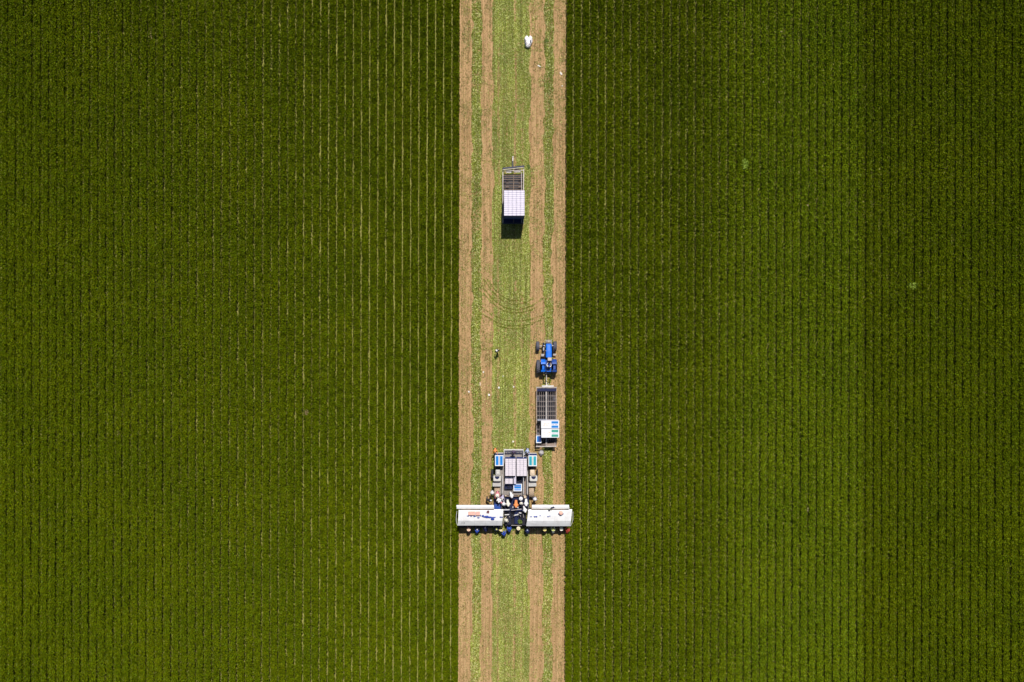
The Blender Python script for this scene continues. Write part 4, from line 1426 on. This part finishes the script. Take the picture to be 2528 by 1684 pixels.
# things lying on the canopy roofs, with cast shadows modelled as blue patches
def open_crate(px0, px1, py0, py1, z0, z1, mt, label, grp):
    T = thing('plastic_crate', P((px0 + px1) / 2, (py0 + py1) / 2, z0), label, 'crate', grp)
    m = MB()
    m.pbox(px0, px1, py0, py1, z1 - .03, z1, mt, .01)
    m.build('crate_lid', T)
    m = MB()
    for q in ((px0, px0 + .8, py0, py1), (px1 - .8, px1, py0, py1), (px0 + .8, px1 - .8, py0, py0 + .8), (px0 + .8, px1 - .8, py1 - .8, py1)): m.pbox(*q, z0, z1 - .03, mt, .005)
    m.build('crate_wall', T)
    m = MB()
    for k in range(5): m.pbox(px0 + 1 + k * (px1 - px0 - 2) / 5, px0 + 2 + k * (px1 - px0 - 2) / 5, py0 + 1 + (k % 2) * 3, py0 + 2.2 + (k % 2) * 3, z1 - .004, z1 + .004, 'cmark', 0)
    m.build('vent_slot', T)


open_crate(1156, 1172.5, 1263.5, 1272, 3.08, 3.33, 'orangecrate', 'wider faded orange crate lying on the left canopy', 'orange crates on the left canopy')
open_crate(1174, 1184.5, 1264, 1272.5, 3.08, 3.42, 'orangecrate', 'smaller faded orange crate on the left canopy, beside the wide one', 'orange crates on the left canopy')
T = thing('water_cooler', P(1384.5, 1265.5, 3.08), 'round faded orange water cooler on the right canopy', 'water cooler')
m = MB(); c = P(1384.5, 1265.5, 3.08)
m.lathe([(.20, 0), (.225, .08), (.225, .30), (.20, .34)], c, 'orangecrate', 24); m.build('cooler_body', T)
m = MB(); m.lathe([(.001, .40), (.15, .395), (.21, .37), (.235, .34), (.235, .31), (.2, .31)], c, 'orangecrate', 24); m.build('cooler_lid', T)
m = MB()
for s in (-1, 1): m.bar(c + Vector((s * .23, 0, .22)), c + Vector((s * .33, -.1, .2)), .02, 'blueshadowcloth'); m.bar(c + Vector((s * .33, -.1, .2)), c + Vector((s * .18, -.2, .2)), .02, 'blueshadowcloth')
m.build('handle', T)
def cloth(name, pts, z, label, seed, mt='blueshadowcloth', grp='blue jackets and straps on the canopies'):
    """crumpled sheet, in blue used for painted roof shadows, along a row of (px, py, half length, half width)"""
    m = MB()
    rr = random.Random(seed)
    for (x, y, rx, ry) in pts:
        n, vs = 14, []
        c = P(x, y, z)
        for ring, (f, hz) in enumerate(((1, .01), (.8, .075), (.45, .10), (.12, .085))):
            for i in range(n):
                t = 2 * math.pi * i / n
                k = 1 + .18 * math.sin(3 * t + x) + rr.uniform(-.1, .1)
                vs.append(c + Vector((math.cos(t) * rx * S * f * k, math.sin(t) * ry * S * f * k, hz + rr.uniform(-.015, .015) * (ring > 0))))
        fs = [[r_ * n + i, r_ * n + (i + 1) % n, (r_ + 1) * n + (i + 1) % n, (r_ + 1) * n + i] for r_ in range(3) for i in range(n)] + [list(range(3 * n, 4 * n)), list(range(n))[::-1]]
        m.add(vs, fs, mt, True)
    return tag(m.build(name), label, 'jacket' if name == 'jacket' else 'shadow_patch', grp)


cloth('jacket', [(1192, 1274, 3, 2.6), (1198, 1276, 5, 2.2), (1203, 1276.5, 5.5, 2.8), (1210, 1277.5, 5, 2)], 3.07, 'long row of royal blue shadow patches across the left canopy', 1)  # shadow lying on the roof, put in as blue cloth shapes
cloth('jacket', [(1216, 1281, 4, 4.2), (1219, 1277.5, 5, 1.5)], 3.05, 'single rounded royal blue shadow patch lying lowest on the left canopy', 2)  # lower end of that roof shadow, added as a blue cloth shape
cloth('shadow_patch', [(1155.5, 1273.8, 3, 1.1), (1163, 1274.6, 2, 1), (1171.5, 1274.6, 3, 1.6)], 3.07, 'short blue shadow patches just below the wider orange crate', 3)  # these blue strips paint in shadows that the roof items cast
cloth('shadow_patch', [(1181, 1278.2, 3.4, 1.3)], 3.07, 'short dark blue shadow patch below the smaller orange crate', 4)
cloth('shadow_patch', [(1186, 1273, 1.4, 2.2)], 3.07, 'small upright blue shadow patch right of the smaller orange crate', 5)
cloth('shadow_patch', [(1236, 1276.6, 2.5, 1.6), (1240, 1277, 2, 1)], 3.07, 'blue shadow patch at the inner end of the left canopy', 6)
cloth('shadow_patch', [(1311, 1275.6, 2.6, .8)], 3.07, 'thin blue shadow patch nearest the inner end of the right canopy', 7)
cloth('shadow_patch', [(1320, 1275.6, 2.3, 1.7), (1324, 1275.6, 2.6, 1.6)], 3.07, 'wider blue shadow patch, second from the inner end of the right canopy', 8)
cloth('shadow_patch', [(1333.5, 1273, 1.8, .8)], 3.07, 'tiny blue shadow patch, third from the inner end of the right canopy', 9)
cloth('shadow_patch', [(1353, 1275.4, 2, 1.2), (1357.5, 1274.2, 1.4, 1.2)], 3.07, 'pair of small blue shadow patches in the middle of the right canopy', 10)
cloth('jacket', [(1362.5, 1254, 2.4, 2.6), (1366.3, 1252.5, 2.6, 2), (1359, 1256, 1.6, 1.2)], 3.44, 'dark navy jacket on the upper strip of the right canopy', 11, 'navy')
cloth('jacket', [(1355.5, 1260.3, 2.3, 1.9)], 3.07, 'small navy cap shaped bundle beside the seam of the right canopy', 12, 'navy')
cloth('jacket', [(1205, 1262, 3.5, 1.6), (1204.5, 1265.5, 3.5, 2)], 3.07, 'faded maroon and grey jacket near the upper edge of the left canopy', 13, 'cl_maroon')

# celery heaped at the gap of the conveyors
rr = np.random.default_rng(21)
def leaf_heap(name, px, py, z0, rx, ry, hz, n, mt, label, cat, size=.06, grp=None):
    m = MB()
    c = P(px, py, z0)
    for _ in range(n):
        a, r_ = rr.uniform(0, 2 * math.pi), math.sqrt(rr.random())
        p = c + Vector((math.cos(a) * r_ * rx, math.sin(a) * r_ * ry, rr.uniform(.02, hz) * (1.1 - r_ * .6)))
        d = Vector((math.cos(a) + rr.normal(0, .6), math.sin(a) + rr.normal(0, .6), rr.normal(.3, .4))).normalized()
        s_ = d.orthogonal().normalized()
        s_ = (s_ + Vector((0, 0, rr.normal(0, .4)))).normalized()
        l, w_ = size * rr.uniform(1, 2.2), size * rr.uniform(.5, .9)
        m.add([p - d * l, p + s_ * w_, p + d * l + Vector((0, 0, -.3 * l)), p - s_ * w_], [[0, 1, 2, 3]], mt)
    return tag(m.build(name), label, cat, grp)


leaf_heap('celery_heap', 1283.5, 1288, 1.25, .28, .26, .35, 130, 'celery', 'heap of cut green celery on the dark conveyor between the canopies', 'celery')
leaf_heap('celery_heap', 1268, 1303, g0, .28, .35, .3, 120, 'celery', 'heap of cut celery on the ground between the blue jacket and the cream hat', 'celery')
leaf_heap('weed_plant', 1838.5, 406, .45, .45, .65, .60, 300, 'weed', 'bright yellow green weed standing out of the dark celery beds', 'weed', .075)
leaf_heap('weed_plant', 2252, 705, .55, .7, .45, .34, 150, 'weed', 'low pale weed in the far right celery beds', 'weed', .07)
leaf_heap('dead_plant', 374, 84, .60, .14, .75, .22, 90, 'deadleaf', 'dried brown celery plants near the top left corner of the field', 'plant', .06, 'dead celery plants')
leaf_heap('dead_plant', 757, 1018, .60, .2, .4, .24, 80, 'deadleaf', 'dried tan celery plants in the middle of the left field', 'plant', .06, 'dead celery plants')
leaf_heap('dead_plant', 293, 1070, .60, .14, .32, .22, 45, 'deadleaf', 'small dried celery plant at the left edge of the field', 'plant', .06, 'dead celery plants')
leaf_heap('dead_plant', 1129.5, 1541, .1, .12, .16, .25, 40, 'deadleaf', 'dried plant at the bottom of the strip, against the crop edge', 'plant', .06, 'dead celery plants')
leaf_heap('leaf_clump', 1305, 412, .04, .22, .28, .3, 90, 'celery', 'dark leafy clump beside the headboard of the far trailer', 'leaf clump', .05)
leaf_heap('leaf_clump', 1349, 161 - 60, .04, .26, .26, .3, 80, 'celery', 'dark leafy clump right of the white plastic sheeting', 'leaf clump', .05)

# white sheeting bundle at the top of the strip
T = thing('sheeting_bundle', P(1304.5, 106, 0), 'bundle of crumpled white plastic sheeting beside the wheel track at the top of the strip', 'plastic sheeting')


def lobe(px, py, rx, ry, hz, seed):
    o = lump('sheet_fold', px, py, rx, ry, hz, 'bag', None, None, seed, nz=.13, flat=.4)
    o.parent = T
    o.data.transform(Matrix.Translation(-T.location))
    return o


lobe(1300.5, 100, .30, .50, .50, 5); lobe(1309.8, 100.5, .25, .56, .48, 6); lobe(1304, 109, .44, .42, .56, 7); lobe(1303.5, 114.5, .32, .26, .5, 8)
m = MB()  # flat dark patches set on the white folds
for (x, y, w_, h_, z, rz) in ((1298.3, 100.5, .07, .26, .66, .1), (1297.4, 107.7, .20, .20, .56, .4), (1310, 102, .14, .32, .64, .1), (1307, 108.5, .05, .22, .80, .6)):
    p = P(x, y, z)
    m.box((p.x, p.y, z), (w_, h_, .05), 'navy', .02, rz=rz)
m.build('dark_patch', T)


def scrap(px, py, w_, h_, mt, label, seed, z=.09, grp='scraps of litter on the harvested strip'):
    m = MB()
    rq = random.Random(seed)
    c = P(px, py, z)
    vs, fs = [], []
    rz = rq.uniform(-.7, .7)
    ca, sa = math.cos(rz), math.sin(rz)
    for i in range(5):
        for j in range(5):
            u, v = (i / 4 - .5) * w_, (j / 4 - .5) * h_
            if i in (0, 4) or j in (0, 4): u *= rq.uniform(.7, 1.1); v *= rq.uniform(.7, 1.1)
            vs.append(c + Vector((u * ca - v * sa, u * sa + v * ca, rq.uniform(-.03, .07))))
    b = len(vs)
    vs += [v - Vector((0, 0, .006)) for v in vs]
    for i in range(4):
        for j in range(4):
            a = i * 5 + j
            fs += [[a, a + 5, a + 6, a + 1], [b + a, b + a + 1, b + a + 6, b + a + 5]]
    m.add(vs, fs, mt, True)
    tag(m.build('litter_scrap'), label, 'litter', grp)


scrap(1331, 163, .40, .16, 'litter', 'crumpled white scrap lying in the right wheel track below the white sheeting', 1)
scrap(1385, 181.5, .20, .42, 'litter', 'upright white scrap on the right hand soil band near the top', 2, .14)
scrap(1388, 212, .13, .13, 'litter', 'tiny white speck of litter against the right crop edge', 3)
scrap(1193.4, 918.5, .17, .2, 'litter', 'small cream scrap in the left wheel track below the walking person', 4)
scrap(1184.5, 948.5, .26, .50, 'card', 'torn tan cardboard piece at the edge of the left green band', 5)
scrap(1231.8, 957, .24, .24, 'litter', 'white crumpled scrap with a dark shadow on the cut leaves', 6, .2)
scrap(1242.5, 929, .2, .24, 'litter', 'grey white scrap in the middle of the cut leaves', 7)
scrap(1157.5, 967, .26, .2, 'litter', 'faint white scrap on the outer left soil band', 9)
scrap(1268, 955, .2, .2, 'litter', 'pale scrap on the central soil streak', 10)
scrap(1266.3, 1090, .24, .26, 'litter', 'pale grey scrap just above the end platform of the harvester', 11)
T = thing('bucket', P(1207.3, 974.8, .05), 'round white bucket lid in the left wheel track', 'lid')
m = MB(); m.lathe([(.001, .11), (.11, .11), (.135, .12), (.14, .09), (.135, .03), (.001, .03)], P(1207.3, 974.8, .03), 'litter', 24); m.build('lid_disc', T)

# packing waste and a tray on the crew step
T = thing('packing_tray', P(1272, 1256, PB), 'white packing tray on the crew step just below the orange vest', 'tray')
m = MB(); m.pbox(1265, 1280, 1251.5, 1260, PB, .95, 'white_rail', .02); m.build('tray_body', T)
m = MB(); m.pbox(1266.5, 1278.5, 1253, 1258.5, .945, .955, 'carton', 0); m.build('tray_liner', T)
gw = 'loose packing waste on the crew step'
for k, (x, y, w_, h_, mt, lab) in enumerate((
        (1247, 1222, .42, .3, 'card', 'crumpled tan wrapping next to the left end of the crew step grating'),
        (1253, 1219.5, .3, .2, 'litter', 'pale wrapping scrap below the navy bin'),
        (1282, 1216.5, .45, .2, 'litter', 'white wrapping scrap right below the open blue carton'),
        (1289, 1222, .5, .35, 'card', 'large tan wrapping heap right of the open blue carton'),
        (1297, 1226, .35, .4, 'card', 'tan wrapping beside the right front tyre'),
        (1280, 1223, .3, .25, 'deadleaf', 'dry brown wrapping between the open blue carton and the orange vest'),
        (1247, 1234, .3, .35, 'litter', 'white wrapping between the pale pink top and the ivory jacket'),
        (1291, 1250, .3, .25, 'cl_pink', 'pink cloth scrap between the orange vest and the white hooded top'))):
    scrap(x, y, w_, h_, mt, lab, 40 + k, z=1.06 if y < 1227 else .72, grp=gw)

gd = 'pale dry leaves standing in the right field'
for k, (x, y, lab) in enumerate(((1645, 437, 'pale dry leaf in the right field, level with the unhitched trailer load'),
                                 (1884, 203, 'pale dry leaf in the upper right field, middle of the paler band'),
                                 (1929, 79, 'topmost pale dry leaf in the upper right field'),
                                 (1924, 252, 'pale dry leaf in the paler band, above the bright weed'),
                                 (1994, 507, 'pale dry leaf in the paler band, below the bright weed'),
                                 (1994, 1258, 'long pale dry leaf in the lower right field, level with the canopies'))):
    leaf_heap('dry_leaf', x, y, .62, .09, .22 if k == 5 else .10, .12, 14, 'cl_straw', lab, 'dry leaf', .05, gd)
